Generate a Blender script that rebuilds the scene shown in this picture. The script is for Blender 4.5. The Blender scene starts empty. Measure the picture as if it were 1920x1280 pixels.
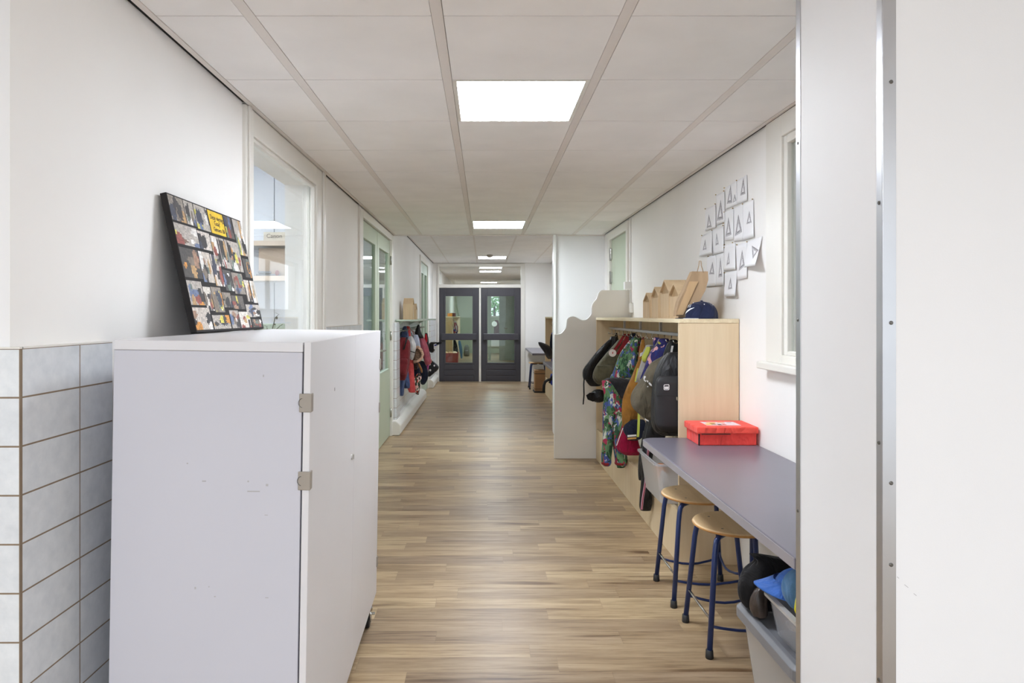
import bpy, math, random
from mathutils import Vector, Matrix, noise

# ------------------------------------------------------------------ camera, world, exposure
C = bpy.context.scene.collection
SC = bpy.context.scene
F, CX, CY, H = 1306.0, 908.0, 592.0, 1.39          # focal length in px, principal point, eye height
cam_d = bpy.data.cameras.new('camera')
cam = bpy.data.objects.new('camera', cam_d)
C.objects.link(cam)
cam.location = (0, 0, H)
cam.rotation_euler = (math.pi / 2, 0, 0)
cam_d.sensor_width = 36.0
cam_d.lens = 36.0 * F / 1920
cam_d.shift_x = (960 - CX) / 1920
cam_d.shift_y = -(640 - CY) / 1920
cam_d.clip_start = 0.05
SC.camera = cam
W = bpy.data.worlds.new('world')
SC.world = W
W.use_nodes = True
W.node_tree.nodes['Background'].inputs[0].default_value = (0.89, 0.945, 1.0, 1)
W.node_tree.nodes['Background'].inputs[1].default_value = 0.6
LAMP = 15.0            # radiance of the ceiling panels
SC.view_settings.view_transform = 'Standard'
SC.view_settings.look = 'None'
SC.view_settings.gamma = 1.0
SC.view_settings.use_curve_mapping = False
SC.view_settings.exposure = 1.4
SC.cycles.diffuse_bounces = 8
SC.cycles.max_bounces = 14
random.seed(7)


def at(px, py, Y):
    return Vector(((px - CX) * Y / F, Y, H - (py - CY) * Y / F))


def onx(px, py, X):
    Y = X * F / (px - CX)
    return Vector((X, Y, H - (py - CY) * Y / F))


# ------------------------------------------------------------------ materials
def lin(c):
    return tuple((v / 12.92 if v <= 0.04045 else ((v + 0.055) / 1.055) ** 2.4) for v in [x / 255 for x in c])


class NT:
    def __init__(s, name):
        s.m = bpy.data.materials.new(name)
        s.m.use_nodes = True
        s.t = s.m.node_tree
        s.n = s.t.nodes
        s.b = s.n['Principled BSDF']
        s.out = s.n['Material Output']

    def new(s, kind, **kw):
        n = s.n.new(kind)
        for k, v in kw.items():
            setattr(n, k, v)
        return n

    def link(s, a, b):
        s.t.links.new(a, b)

    def math(s, op, a, b=None):
        n = s.new('ShaderNodeMath', operation=op)
        for i, v in enumerate((a, b)):
            if v is None:
                continue
            if isinstance(v, (int, float)):
                n.inputs[i].default_value = v
            else:
                s.link(v, n.inputs[i])
        return n.outputs[0]

    def pos(s):
        return s.new('ShaderNodeNewGeometry').outputs['Position']

    def obj(s):
        return s.new('ShaderNodeTexCoord').outputs['Object']

    def ramp(s, fac, stops, interp='LINEAR'):
        r = s.new('ShaderNodeValToRGB')
        r.color_ramp.interpolation = interp
        e = r.color_ramp.elements
        while len(e) < len(stops):
            e.new(0.5)
        for i, (p, c) in enumerate(stops):
            e[i].position = p
            e[i].color = (*lin(c), 1)
        s.link(fac, r.inputs[0])
        return r.outputs[0]

    def noise(s, vec, scale, detail=3, rough=0.5):
        n = s.new('ShaderNodeTexNoise')
        n.inputs['Scale'].default_value = scale
        n.inputs['Detail'].default_value = detail
        n.inputs['Roughness'].default_value = rough
        if vec is not None:
            s.link(vec, n.inputs['Vector'])
        return n.outputs['Fac']

    def mix(s, fac, a, b, mode='MIX'):
        n = s.new('ShaderNodeMix', data_type='RGBA', blend_type=mode)
        for i, v in ((0, fac), (6, a), (7, b)):
            if isinstance(v, (int, float)):
                n.inputs[i].default_value = v
            elif isinstance(v, tuple):
                n.inputs[i].default_value = (*lin(v), 1)
            else:
                s.link(v, n.inputs[i])
        return n.outputs[2]

    def bump(s, h, strength=0.2, dist=0.01):
        n = s.new('ShaderNodeBump')
        n.inputs['Strength'].default_value = strength
        n.inputs['Distance'].default_value = dist
        s.link(h, n.inputs['Height'])
        s.link(n.outputs[0], s.b.inputs['Normal'])

    def scaled(s, vec, sc, loc=(0, 0, 0)):
        n = s.new('ShaderNodeMapping')
        n.inputs['Scale'].default_value = sc
        n.inputs['Location'].default_value = loc
        s.link(vec, n.inputs['Vector'])
        return n.outputs[0]


def plain(name, col, rough=0.5, metal=0.0, var=0.04, vscale=6.0, bump=0.0, bscale=200.0, spec=0.5, sheen=0.0):
    t = NT(name)
    v = t.obj()
    if var:
        f = t.noise(v, vscale, 4)
        dark = tuple(max(0, x * (1 - var)) for x in col)
        lite = tuple(min(255, x * (1 + var)) for x in col)
        t.link(t.ramp(f, [(0.3, dark), (0.7, lite)]), t.b.inputs['Base Color'])
    else:
        t.b.inputs['Base Color'].default_value = (*lin(col), 1)
    t.b.inputs['Roughness'].default_value = rough
    t.b.inputs['Metallic'].default_value = metal
    t.b.inputs['Specular IOR Level'].default_value = spec
    if sheen:
        t.b.inputs['Sheen Weight'].default_value = sheen
    if bump:
        t.bump(t.noise(v, bscale, 2), bump, 0.003)
    return t.m


def creased(name, col, rough=0.85, var=0.18, spec=0.15, sheen=0.1, depth=0.022):
    t = NT(name)
    v = t.obj()
    f = t.noise(v, 11.0, 5, 0.6)
    dark = tuple(max(0, x * (1 - var)) for x in col)
    lite = tuple(min(255, x * (1 + var)) for x in col)
    t.link(t.ramp(f, [(0.3, dark), (0.7, lite)]), t.b.inputs['Base Color'])
    t.b.inputs['Roughness'].default_value = rough
    t.b.inputs['Specular IOR Level'].default_value = spec
    t.b.inputs['Sheen Weight'].default_value = sheen
    n = t.new('ShaderNodeTexNoise')
    n.inputs['Scale'].default_value = 9.0
    n.inputs['Detail'].default_value = 3
    n.inputs['Distortion'].default_value = 1.6
    t.link(t.scaled(v, (1.5, 1.5, 0.7)), n.inputs['Vector'])
    t.bump(n.outputs['Fac'], 0.9, depth)
    return t.m


def fabric(name, col, var=0.18):
    return creased(name, col, 0.85, var)


def patterned(name, cols, scale=30.0, distort=0.35):
    """cloth printed with irregular blotches of several colours"""
    t = NT(name)
    mp = t.new('ShaderNodeMapping')
    mp.inputs['Scale'].default_value = (1.25, 1.25, 0.62)
    mp.inputs['Rotation'].default_value = (0.3, 0.55, 0.2)
    t.link(t.obj(), mp.inputs['Vector'])
    v = mp.outputs[0]
    nz = t.new('ShaderNodeTexNoise')
    nz.inputs['Scale'].default_value = scale * 0.8
    t.link(v, nz.inputs['Vector'])
    m = t.new('ShaderNodeMix', data_type='RGBA', blend_type='ADD')
    m.inputs[0].default_value = distort * 0.12
    t.link(v, m.inputs[6])
    t.link(nz.outputs['Color'], m.inputs[7])
    vo = t.new('ShaderNodeTexVoronoi')
    vo.inputs['Scale'].default_value = scale
    t.link(m.outputs[2], vo.inputs['Vector'])
    sp = t.new('ShaderNodeSeparateColor')
    t.link(vo.outputs['Color'], sp.inputs[0])
    k = len(cols)
    c1 = t.ramp(sp.outputs[0], [(i / k, c) for i, c in enumerate(cols)], 'CONSTANT')
    vo2 = t.new('ShaderNodeTexVoronoi')
    vo2.inputs['Scale'].default_value = scale * 2.1
    t.link(m.outputs[2], vo2.inputs['Vector'])
    sp2 = t.new('ShaderNodeSeparateColor')
    t.link(vo2.outputs['Color'], sp2.inputs[0])
    c2 = t.ramp(sp2.outputs[1], [(i / k, c) for i, c in enumerate(cols)], 'CONSTANT')
    t.link(t.mix(t.math('GREATER_THAN', sp2.outputs[2], 0.6), c1, c2), t.b.inputs['Base Color'])
    t.b.inputs['Roughness'].default_value = 0.75
    t.b.inputs['Specular IOR Level'].default_value = 0.2
    return t.m


def dots(name, base, dot, scale=22.0, size=0.28):
    t = NT(name)
    vo = t.new('ShaderNodeTexVoronoi')
    vo.inputs['Scale'].default_value = scale
    vo.inputs['Randomness'].default_value = 0.6
    t.link(t.obj(), vo.inputs['Vector'])
    t.link(t.mix(t.math('LESS_THAN', vo.outputs['Distance'], size), base, dot), t.b.inputs['Base Color'])
    t.b.inputs['Roughness'].default_value = 0.6
    return t.m


def emis(name, col, s):
    t = NT(name)
    t.b.inputs['Base Color'].default_value = (*col, 1)
    t.b.inputs['Emission Color'].default_value = (*col, 1)
    t.b.inputs['Emission Strength'].default_value = s
    return t.m


def glass(name, tint=(0.97, 0.99, 0.98), refl=1.0):
    t = NT(name)
    tr = t.new('ShaderNodeBsdfTransparent')
    tr.inputs[0].default_value = (*tint, 1)
    gl = t.new('ShaderNodeBsdfGlossy')
    gl.inputs['Roughness'].default_value = 0.02
    fr = t.new('ShaderNodeLayerWeight')
    fr.inputs[0].default_value = 0.5
    mx = t.new('ShaderNodeMixShader')
    sch = t.math('ADD', t.math('MULTIPLY', t.math('POWER', fr.outputs['Facing'], 5.0), 0.9), 0.04)
    t.link(t.math('MULTIPLY', sch, refl), mx.inputs[0])
    t.link(tr.outputs[0], mx.inputs[1])
    t.link(gl.outputs[0], mx.inputs[2])
    t.link(mx.outputs[0], t.out.inputs[0])
    return t.m


def clear_plastic(name, col, opaque=0.45):
    t = NT(name)
    tr = t.new('ShaderNodeBsdfTransparent')
    tr.inputs[0].default_value = (0.95, 0.95, 0.96, 1)
    t.b.inputs['Base Color'].default_value = (*lin(col), 1)
    t.b.inputs['Roughness'].default_value = 0.25
    mx = t.new('ShaderNodeMixShader')
    mx.inputs[0].default_value = opaque
    t.link(tr.outputs[0], mx.inputs[1])
    t.link(t.b.outputs[0], mx.inputs[2])
    t.link(mx.outputs[0], t.out.inputs[0])
    return t.m


def wood(name, a, b, axis='Z', scale=1.0, rough=0.45, spec=0.4):
    t = NT(name)
    sc = {'X': (2, 30, 30), 'Y': (30, 2, 30), 'Z': (30, 30, 2)}[axis]
    v = t.scaled(t.pos(), tuple(x * scale for x in sc))
    f = t.noise(v, 1.0, 5, 0.6)
    t.link(t.ramp(f, [(0.3, a), (0.7, b)]), t.b.inputs['Base Color'])
    t.b.inputs['Roughness'].default_value = rough
    t.b.inputs['Specular IOR Level'].default_value = spec
    return t.m


def floor_material():
    t = NT('oak_vinyl_planks')
    sp = t.new('ShaderNodeSeparateXYZ')
    p = t.pos()
    t.link(p, sp.inputs[0])
    x, y = sp.outputs[0], sp.outputs[1]
    rw, L = 0.119, 0.8
    row = t.math('FLOOR', t.math('DIVIDE', t.math('ADD', y, 0.02), rw))
    wn = t.new('ShaderNodeTexWhiteNoise', noise_dimensions='1D')
    t.link(row, wn.inputs['W'])
    xs = t.math('DIVIDE', t.math('ADD', x, t.math('MULTIPLY', wn.outputs['Value'], 5.3)), L)
    ix = t.math('FLOOR', xs)
    cb = t.new('ShaderNodeCombineXYZ')
    t.link(ix, cb.inputs[0])
    t.link(row, cb.inputs[1])
    w2 = t.new('ShaderNodeTexWhiteNoise', noise_dimensions='3D')
    t.link(cb.outputs[0], w2.inputs['Vector'])
    rnd = w2.outputs['Value']
    # grain: stretched along x, shifted plank by plank
    off = t.new('ShaderNodeVectorMath', operation='SCALE')
    t.link(w2.outputs['Color'], off.inputs[0])
    off.inputs['Scale'].default_value = 37.0
    add = t.new('ShaderNodeVectorMath', operation='ADD')
    t.link(p, add.inputs[0])
    t.link(off.outputs[0], add.inputs[1])
    g1 = t.noise(t.scaled(add.outputs[0], (2.2, 34, 1)), 1.0, 5, 0.65)
    g2 = t.noise(t.scaled(add.outputs[0], (1.0, 9, 1)), 1.3, 3, 0.5)
    base = t.ramp(rnd, [(0.0, (170, 150, 128)), (0.3, (184, 163, 135)), (0.65, (196, 174, 143)), (1.0, (206, 186, 154))])
    gr = t.ramp(g1, [(0.25, (178, 166, 154)), (0.5, (240, 236, 230)), (0.75, (255, 255, 255))])
    gr2 = t.ramp(g2, [(0.3, (220, 214, 207)), (0.65, (255, 255, 252))])
    g3 = t.noise(t.scaled(add.outputs[0], (4.5, 85, 1)), 1.0, 4, 0.7)
    gr3 = t.ramp(g3, [(0.32, (206, 196, 186)), (0.5, (250, 248, 246)), (0.7, (255, 255, 255))])
    g4 = t.noise(t.scaled(add.outputs[0], (1.6, 15, 1)), 1.0, 2, 0.5)
    gr4 = t.ramp(g4, [(0.26, (170, 154, 140)), (0.38, (255, 255, 255))])
    col = t.mix(1.0, t.mix(1.0, base, gr, 'MULTIPLY'), gr2, 'MULTIPLY')
    col = t.mix(1.0, t.mix(0.9, col, gr3, 'MULTIPLY'), gr4, 'MULTIPLY')
    # faint seams
    fy = t.math('FRACT', t.math('DIVIDE', t.math('ADD', y, 0.02), rw))
    fx = t.math('FRACT', xs)
    seam = t.math('MAXIMUM', t.math('LESS_THAN', fy, 0.018), t.math('LESS_THAN', fx, 0.003))
    col = t.mix(t.math('MULTIPLY', seam, 0.35), col, (120, 100, 80))
    t.link(col, t.b.inputs['Base Color'])
    t.link(t.math('ADD', t.math('MULTIPLY', g1, 0.12), 0.3), t.b.inputs['Roughness'])
    t.b.inputs['Specular IOR Level'].default_value = 0.42
    t.bump(g1, 0.06, 0.002)
    return t.m


def tile_material(name, u, u0, z0=1.315, w=0.229, h=0.1118):
    t = NT(name)
    sp = t.new('ShaderNodeSeparateXYZ')
    t.link(t.pos(), sp.inputs[0])
    cb = t.new('ShaderNodeCombineXYZ')
    t.link(t.math('SUBTRACT', sp.outputs[u], u0), cb.inputs[0])
    t.link(t.math('SUBTRACT', sp.outputs[2], z0 - 40 * h), cb.inputs[1])
    br = t.new('ShaderNodeTexBrick')
    br.offset = 0.0
    br.squash = 1.0
    br.inputs['Scale'].default_value = 1.0
    br.inputs['Mortar Size'].default_value = 0.0022
    br.inputs['Mortar Smooth'].default_value = 0.15
    br.inputs['Brick Width'].default_value = w
    br.inputs['Row Height'].default_value = h
    br.inputs['Color1'].default_value = (*lin((220, 223, 226)), 1)
    br.inputs['Color2'].default_value = (*lin((227, 230, 232)), 1)
    br.inputs['Mortar'].default_value = (*lin((140, 122, 102)), 1)
    t.link(cb.outputs[0], br.inputs['Vector'])
    f = t.noise(t.pos(), 28.0, 4, 0.6)
    t.link(t.mix(0.5, br.outputs['Color'], t.ramp(f, [(0.3, (222, 225, 228)), (0.7, (255, 255, 255))]), 'MULTIPLY'), t.b.inputs['Base Color'])
    t.link(t.math('ADD', t.math('MULTIPLY', br.outputs['Fac'], 0.6), 0.22), t.b.inputs['Roughness'])
    t.bump(t.math('SUBTRACT', 1.0, br.outputs['Fac']), 0.5, 0.003)
    return t.m


M = {}
M['wall'] = plain('wall_paint', (239, 237, 234), 0.6, 0, 0.012, 1.5, 0.04, 300, 0.3)
M['wall2'] = plain('wall_paint_cool', (236, 236, 237), 0.6, 0, 0.01, 1.5, 0.04, 300, 0.3)
M['trim'] = plain('white_gloss_trim', (229, 226, 219), 0.35, 0, 0.01, 2)
M['post'] = plain('white_enamel', (238, 238, 236), 0.3, 0, 0.01, 2)
M['ceil'] = plain('mineral_ceiling_board', (243, 241, 240), 0.9, 0, 0.015, 3, 0.05, 400, 0.1)
M['cbar'] = plain('ceiling_runner', (229, 223, 219), 0.6, 0, 0.01, 3)
M['gap_shade'] = plain('gap_shade_black', (14, 13, 13), 0.9, 0, 0)  # black that stands in for shade inside the ceiling gaps
M['floor'] = floor_material()
M['tile_y'] = tile_material('glazed_tile_along', 1, 1.597)
M['tile_x'] = tile_material('glazed_tile_across', 0, -1.06 - 0.229 * 40)
M['alu'] = plain('brushed_aluminium', (198, 199, 202), 0.36, 1.0, 0.02, 5)
M['steel'] = plain('steel', (190, 188, 184), 0.25, 1.0, 0.03, 20)
M['screw'] = plain('screw_head', (110, 108, 104), 0.4, 0.9, 0)
M['black'] = plain('black_rubber', (28, 27, 27), 0.6, 0, 0.05)
M['cab'] = plain('light_grey_laminate', (198, 198, 207), 0.42, 0, 0.012, 1.2)
M['cabdoor'] = plain('light_grey_laminate_door', (218, 216, 218), 0.4, 0, 0.012, 1.2)
M['cabtop'] = plain('cabinet_top_laminate', (218, 217, 220), 0.3, 0, 0.01, 1.2)
M['hinge'] = plain('taupe_hinge', (158, 150, 140), 0.45, 0.2, 0.03)
M['green'] = plain('sage_paint', (182, 192, 170), 0.4, 0, 0.015, 2)
M['greenlight'] = plain('sage_paint_pale', (178, 192, 176), 0.4, 0, 0.015, 2)
M['anth'] = plain('anthracite_paint', (62, 60, 66), 0.42, 0, 0.02, 2)
M['glass'] = glass('window_glass', refl=1.0)
M['glassg'] = glass('greenish_glass', (0.83, 0.92, 0.88), 1.3)
M['glassd'] = glass('smoky_glass', (0.78, 0.83, 0.78), 1.3)
M['birch'] = wood('birch_ply', (214, 192, 156), (226, 207, 174), 'Z', 0.6)
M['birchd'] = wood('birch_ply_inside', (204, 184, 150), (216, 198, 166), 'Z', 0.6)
M['birchedge'] = wood('birch_ply_edge', (214, 196, 160), (236, 222, 190), 'Y', 1.4)
M['seat'] = wood('beech_seat', (205, 172, 126), (222, 192, 148), 'Y', 0.8, 0.35)
M['seatedge'] = wood('beech_seat_edge', (176, 126, 70), (198, 148, 88), 'Y', 0.8, 0.4)
M['house'] = wood('pine_toy_house', (196, 170, 134), (212, 186, 150), 'Z', 0.8, 0.6)
M['housed'] = wood('pine_toy_gable', (168, 138, 100), (184, 154, 116), 'Z', 0.8, 0.6)
M['blue'] = plain('navy_blue_tube', (38, 54, 100), 0.32, 0.1, 0.04, 20)
M['desk'] = plain('grey_laminate', (112, 109, 120), 0.3, 0, 0.02, 3, 0, 0, 0.5)
M['deskedge'] = plain('grey_desk_edging', (150, 146, 152), 0.3, 0, 0.02, 5)
M['red'] = fabric('red_cloth_box', (236, 78, 72), 0.06)
M['redtop'] = fabric('red_cloth_lid', (236, 86, 74), 0.06)
M['paper'] = plain('white_paper', (240, 240, 242), 0.7, 0, 0.01, 5)
M['graphite'] = plain('graphite', (140, 138, 142), 0.7, 0, 0.35, 160)
M['graphite2'] = plain('graphite_pale', (190, 188, 192), 0.7, 0, 0.2, 160)
M['brass'] = plain('brass_pin', (170, 140, 80), 0.35, 0.9, 0)
M['kraft'] = wood('kraft_paper', (166, 139, 108), (180, 153, 121), 'Z', 0.5, 0.7)
M['kraftl'] = wood('kraft_paper_light', (190, 158, 118), (206, 174, 134), 'Z', 0.5, 0.7)
M['card'] = plain('cardboard', (164, 146, 130), 0.8, 0, 0.04)
M['lamp'] = emis('lamp_diffuser', (0.90, 0.965, 1.05), LAMP)
M['dayfill'] = emis('daylight_fill', (0.92, 0.95, 1.0), LAMP * 0.52)  # glow of the added panels that replace daylight in the left rooms
M['greytub'] = plain('grey_tub_plastic', (120, 121, 126), 0.38, 0, 0.03)
M['clear'] = clear_plastic('frosted_tub', (214, 211, 208), 0.5)
M['clear2'] = clear_plastic('clear_tub', (205, 205, 208), 0.4)
M['bone'] = plain('cream_panel', (232, 228, 221), 0.5, 0, 0.012, 2)


# ------------------------------------------------------------------ mesh building
OFF = {}


def tag(o, label=None, cat=None, group=None, kind=None):
    if label: o['label'] = label
    if cat: o['category'] = cat
    if group: o['group'] = group
    if kind: o['kind'] = kind
    return o


def thing(name, loc, label, cat, group=None, kind=None, rot=(0, 0, 0)):
    o = bpy.data.objects.new(name, None)
    o.empty_display_size = 0.1
    C.objects.link(o)
    o.location = loc
    o.rotation_euler = rot
    OFF[o.name] = Vector(loc)
    return tag(o, label, cat, group, kind)


class MB:
    def __init__(s):
        s.v, s.f, s.mi = [], [], []
        s.cur = 0

    def add(s, vs, fs):
        b = len(s.v)
        s.v += [tuple(v) for v in vs]
        for f in fs:
            s.f.append(tuple(i + b for i in f))
            s.mi.append(s.cur)
        return s

    def box(s, x0, x1, y0, y1, z0, z1):
        x0, x1 = min(x0, x1), max(x0, x1)
        y0, y1 = min(y0, y1), max(y0, y1)
        z0, z1 = min(z0, z1), max(z0, z1)
        return s.add([(x0, y0, z0), (x1, y0, z0), (x1, y1, z0), (x0, y1, z0), (x0, y0, z1), (x1, y0, z1), (x1, y1, z1), (x0, y1, z1)],
                     [(0, 3, 2, 1), (4, 5, 6, 7), (0, 1, 5, 4), (1, 2, 6, 5), (2, 3, 7, 6), (3, 0, 4, 7)])

    def frame(s, a, o, i, ax):
        """four bars without overlaps; a = depth range, o/i = outer/inner (u0, u1, z0, z1); ax = axis of u"""
        def bx(u0, u1, z0, z1):
            if u1 - u0 < 1e-5 or z1 - z0 < 1e-5:
                return
            if ax == 'y':
                s.box(a[0], a[1], u0, u1, z0, z1)
            else:
                s.box(u0, u1, a[0], a[1], z0, z1)
        bx(o[0], i[0], o[2], o[3])
        bx(i[1], o[1], o[2], o[3])
        bx(i[0], i[1], i[3], o[3])
        bx(i[0], i[1], o[2], i[2])
        return s

    def hexa(s, q0, q1):
        """solid between two quads (each four points, same winding)"""
        return s.add(list(q0) + list(q1), [(0, 3, 2, 1), (4, 5, 6, 7), (0, 1, 5, 4), (1, 2, 6, 5), (2, 3, 7, 6), (3, 0, 4, 7)])

    def rings(s, rings, cap=True, closed=False):
        n = len(rings[0])
        vs = [p for r in rings for p in r]
        fs = []
        m = len(rings)
        for i in range(m - 1 + (1 if closed else 0)):
            a, b = i * n, ((i + 1) % m) * n
            for j in range(n):
                k = (j + 1) % n
                fs.append((a + j, a + k, b + k, b + j))
        if cap and not closed:
            fs.append(tuple(reversed(range(n))))
            fs.append(tuple((m - 1) * n + j for j in range(n)))
        return s.add(vs, fs)

    def tube(s, pts, r, n=10, closed=False, flat=1.0):
        pts = [Vector(p) for p in pts]
        rr = r if isinstance(r, (list, tuple)) else [r] * len(pts)
        m = len(pts)
        rings = []
        up = None
        for i, p in enumerate(pts):
            if closed:
                d = (pts[(i + 1) % m] - pts[i - 1]).normalized()
            else:
                d = (pts[min(i + 1, m - 1)] - pts[max(i - 1, 0)]).normalized()
            if up is None:
                up = d.orthogonal().normalized()
            else:
                up = (up - d * up.dot(d))
                up = up.normalized() if up.length > 1e-6 else d.orthogonal().normalized()
            sd = d.cross(up)
            rings.append([p + up * (math.cos(2 * math.pi * j / n) * rr[i]) + sd * (math.sin(2 * math.pi * j / n) * rr[i] * flat) for j in range(n)])
        return s.rings(rings, closed=closed)

    def band(s, pts, w, th, side):
        """flat strap along pts; side = width direction"""
        pts = [Vector(p) for p in pts]
        side = Vector(side).normalized()
        rings = []
        for i, p in enumerate(pts):
            d = (pts[min(i + 1, len(pts) - 1)] - pts[max(i - 1, 0)]).normalized()
            nrm = d.cross(side).normalized()
            rings.append([p + side * w / 2 + nrm * th / 2, p - side * w / 2 + nrm * th / 2, p - side * w / 2 - nrm * th / 2, p + side * w / 2 - nrm * th / 2])
        return s.rings(rings)

    def lathe(s, prof, c=(0, 0, 0), n=32):
        rings = [[(c[0] + r * math.cos(2 * math.pi * j / n), c[1] + r * math.sin(2 * math.pi * j / n), c[2] + z) for j in range(n)] for r, z in prof]
        return s.rings(rings)

    def prism(s, poly, vec):
        vec = Vector(vec)
        a = [Vector(p) for p in poly]
        b = [p + vec for p in a]
        n = len(a)
        return s.add(a + b, [tuple(reversed(range(n))), tuple(range(n, 2 * n))] + [(i, (i + 1) % n, (i + 1) % n + n, i + n) for i in range(n)])

    def ball(s, c, r, n=14):
        r = r if isinstance(r, (tuple, list)) else (r, r, r)
        rings = []
        for i in range(1, n):
            a = math.pi * i / n
            rings.append([(c[0] + r[0] * math.sin(a) * math.cos(2 * math.pi * j / (n + 4)), c[1] + r[1] * math.sin(a) * math.sin(2 * math.pi * j / (n + 4)), c[2] - r[2] * math.cos(a)) for j in range(n + 4)])
        return s.rings(rings)

    def build(s, name, mats, parent=None, smooth=False, bevel=0.0, sub=0, local=False, kind=None, label=None, cat=None, group=None, seg=2):
        if not isinstance(mats, (list, tuple)):
            mats = [mats]
        vs = [Vector(v) for v in s.v]
        off = Vector((0, 0, 0))
        if parent is not None:
            off = Vector((0, 0, 0)) if local else OFF[parent.name]
        elif not local:
            xs = [v.x for v in vs]; ys = [v.y for v in vs]; zs = [v.z for v in vs]
            off = Vector(((min(xs) + max(xs)) / 2, (min(ys) + max(ys)) / 2, min(zs)))
        me = bpy.data.meshes.new(name)
        me.from_pydata([v - off for v in vs], [], s.f)
        for m in mats:
            me.materials.append(m)
        me.polygons.foreach_set('material_index', s.mi)
        if smooth:
            me.polygons.foreach_set('use_smooth', [True] * len(me.polygons))
        me.update()
        o = bpy.data.objects.new(name, me)
        C.objects.link(o)
        if parent is not None:
            o.parent = parent
            OFF[o.name] = OFF.get(parent.name, Vector((0, 0, 0)))
        else:
            if not local:
                o.location = off
            OFF[o.name] = off
        import bmesh
        bm = bmesh.new()
        bm.from_mesh(me)
        bmesh.ops.recalc_face_normals(bm, faces=bm.faces)
        bm.to_mesh(me)
        bm.free()
        if bevel:
            b = o.modifiers.new('bevel', 'BEVEL')
            b.width = bevel
            b.segments = seg
            b.limit_method = 'ANGLE'
            b.angle_limit = math.radians(40)
            b.harden_normals = False
        if sub:
            d = o.modifiers.new('subdivision', 'SUBSURF')
            d.levels = sub
            d.render_levels = sub
        return tag(o, label, cat, group, kind)


def copy_tree(o, parent=None):
    c = o.copy()
    C.objects.link(c)
    if parent is not None:
        c.parent = parent
    OFF[c.name] = OFF.get(o.name, Vector((0, 0, 0)))
    for ch in list(o.children):
        copy_tree(ch, c)
    return c


def cat_rom(vals, t):
    i = min(int(t), len(vals) - 2)
    u = t - i
    p0, p1, p2, p3 = vals[max(i - 1, 0)], vals[i], vals[i + 1], vals[min(i + 2, len(vals) - 1)]
    return 0.5 * (2 * p1 + (p2 - p0) * u + (2 * p0 - 5 * p1 + 4 * p2 - p3) * u * u + (3 * p1 - p0 - 3 * p2 + p3) * u ** 3)


def cloth_rings(secs, Y, ry, p=2.3, fold=0.07, nf=5, seed=0, n=28, per=4):
    """cross sections of a hanging garment: (image row, left, right[, dY]) seen at depth Y, half thickness ry"""
    m = len(secs)
    cols = list(zip(*[(s + (0.0,))[:4] for s in secs]))
    steps = (m - 1) * per
    rings = []
    for k in range(steps + 1):
        t = k / per
        py, L, R, dy = [cat_rom(c, t) for c in cols]
        yy = Y + dy
        c = at((L + R) / 2, py, yy)
        rx = max((R - L) / 2 * yy / F, 0.004)
        e = min(1.0, 0.35 + 1.3 * min(k, steps - k) / steps * 2)
        ring = []
        for j in range(n):
            a = 2 * math.pi * j / n
            ca, sa = math.cos(a), math.sin(a)
            q = 2.0 / p
            x = math.copysign(abs(ca) ** q, ca) * rx
            y = math.copysign(abs(sa) ** q, sa) * min(ry, max(rx * 1.6, 0.02)) * e
            w = 1 + fold * math.sin(nf * a + seed + 0.35 * k / per) + fold * 0.7 * math.sin((nf * 2 + 1) * a + seed * 2.3 - 0.5 * k / per)
            nz = noise.noise(Vector((x * 9 + seed, y * 9, c.z * 9))) * fold * 0.35
            ring.append((c.x + x * (w + nz), c.y + y * (w + nz), c.z))
        rings.append(ring)
    return rings


def hang(name, label, cat, group, Y, secs, ry, mat, extra=(), parent=None, loop=None, **kw):
    """one garment: a lofted body plus further lofts of the same cloth (sleeves, legs)"""
    b = MB()
    b.rings(cloth_rings(secs, Y, ry, **kw))
    for e in extra:
        b.rings(cloth_rings(e[0], e[1], e[2], **kw))
    if loop:
        py, L, R = secs[0][:3]
        t0 = at((L + R) / 2, py + 3, Y)
        e_ = Vector(loop)
        b.tube([t0, t0.lerp(e_, .5) + Vector((0, 0, -.004)), e_], .005, 7)
    return b.build(name, mat, parent, smooth=True, label=label, cat=cat, group=group, sub=1)


def ST(b, name, mats, label, cat, **kw):
    return b.build(name, mats, kind='structure', label=label, cat=cat, **kw)


# ------------------------------------------------------------------ the setting
XL, XR, XT = -1.0875, 1.426, -1.06          # left wall, right wall, tiled dado on the left
ZC, ZB = H + 0.957, H + 1.117               # lower and higher ceiling
YS, YE = 8.224, 14.75                       # step between the ceilings, end wall
GAP = 0.017

ST(MB().box(-5, 5, -3, 30, -0.06, 0), 'floor', M['floor'], 'pale oak plank vinyl floor running the length of the corridor', 'floor')

# front ceiling: boards, runners, edge trims, black strips painting the shade in the wall slots
rows = [2.224 + 0.6 * k for k in range(-9, 11)]
colx = [-0.75, -0.15, 0.45, 1.05]
LIGHT_ROWS = {2.824: 1, 7.024: 1}
b = MB()
hb = 0.018
x_edges = [XL + GAP + 0.022] + colx + [XR - GAP - 0.022]
for y0 in rows[:-1]:
    y1 = y0 + 0.6
    for k in range(len(x_edges) - 1):
        xa = x_edges[k] + (hb + 0.0024 if k else 0.0024)
        xb = x_edges[k + 1] - (hb + 0.0015 if k < len(x_edges) - 2 else 0.0024)
        if k == 2 and (abs(y0 - 2.824) < 0.01 or abs(y0 - 7.024) < 0.01 or abs(y0 + 1.376) < 0.01):
            continue
        b.box(xa, xb, y0 + 0.0032, y1 - 0.0032, ZC, ZC + 0.016)
b.cur = 1
for x in colx:
    b.box(x - hb, x + hb, -3.1, YS, ZC - 0.0005, ZC + 0.02)
b.box(XL + GAP, XL + GAP + 0.022, -3.1, YS, ZC - 0.002, ZC + 0.03)
b.box(XR - GAP - 0.022, XR - GAP, -3.1, YS, ZC - 0.002, ZC + 0.03)
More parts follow.
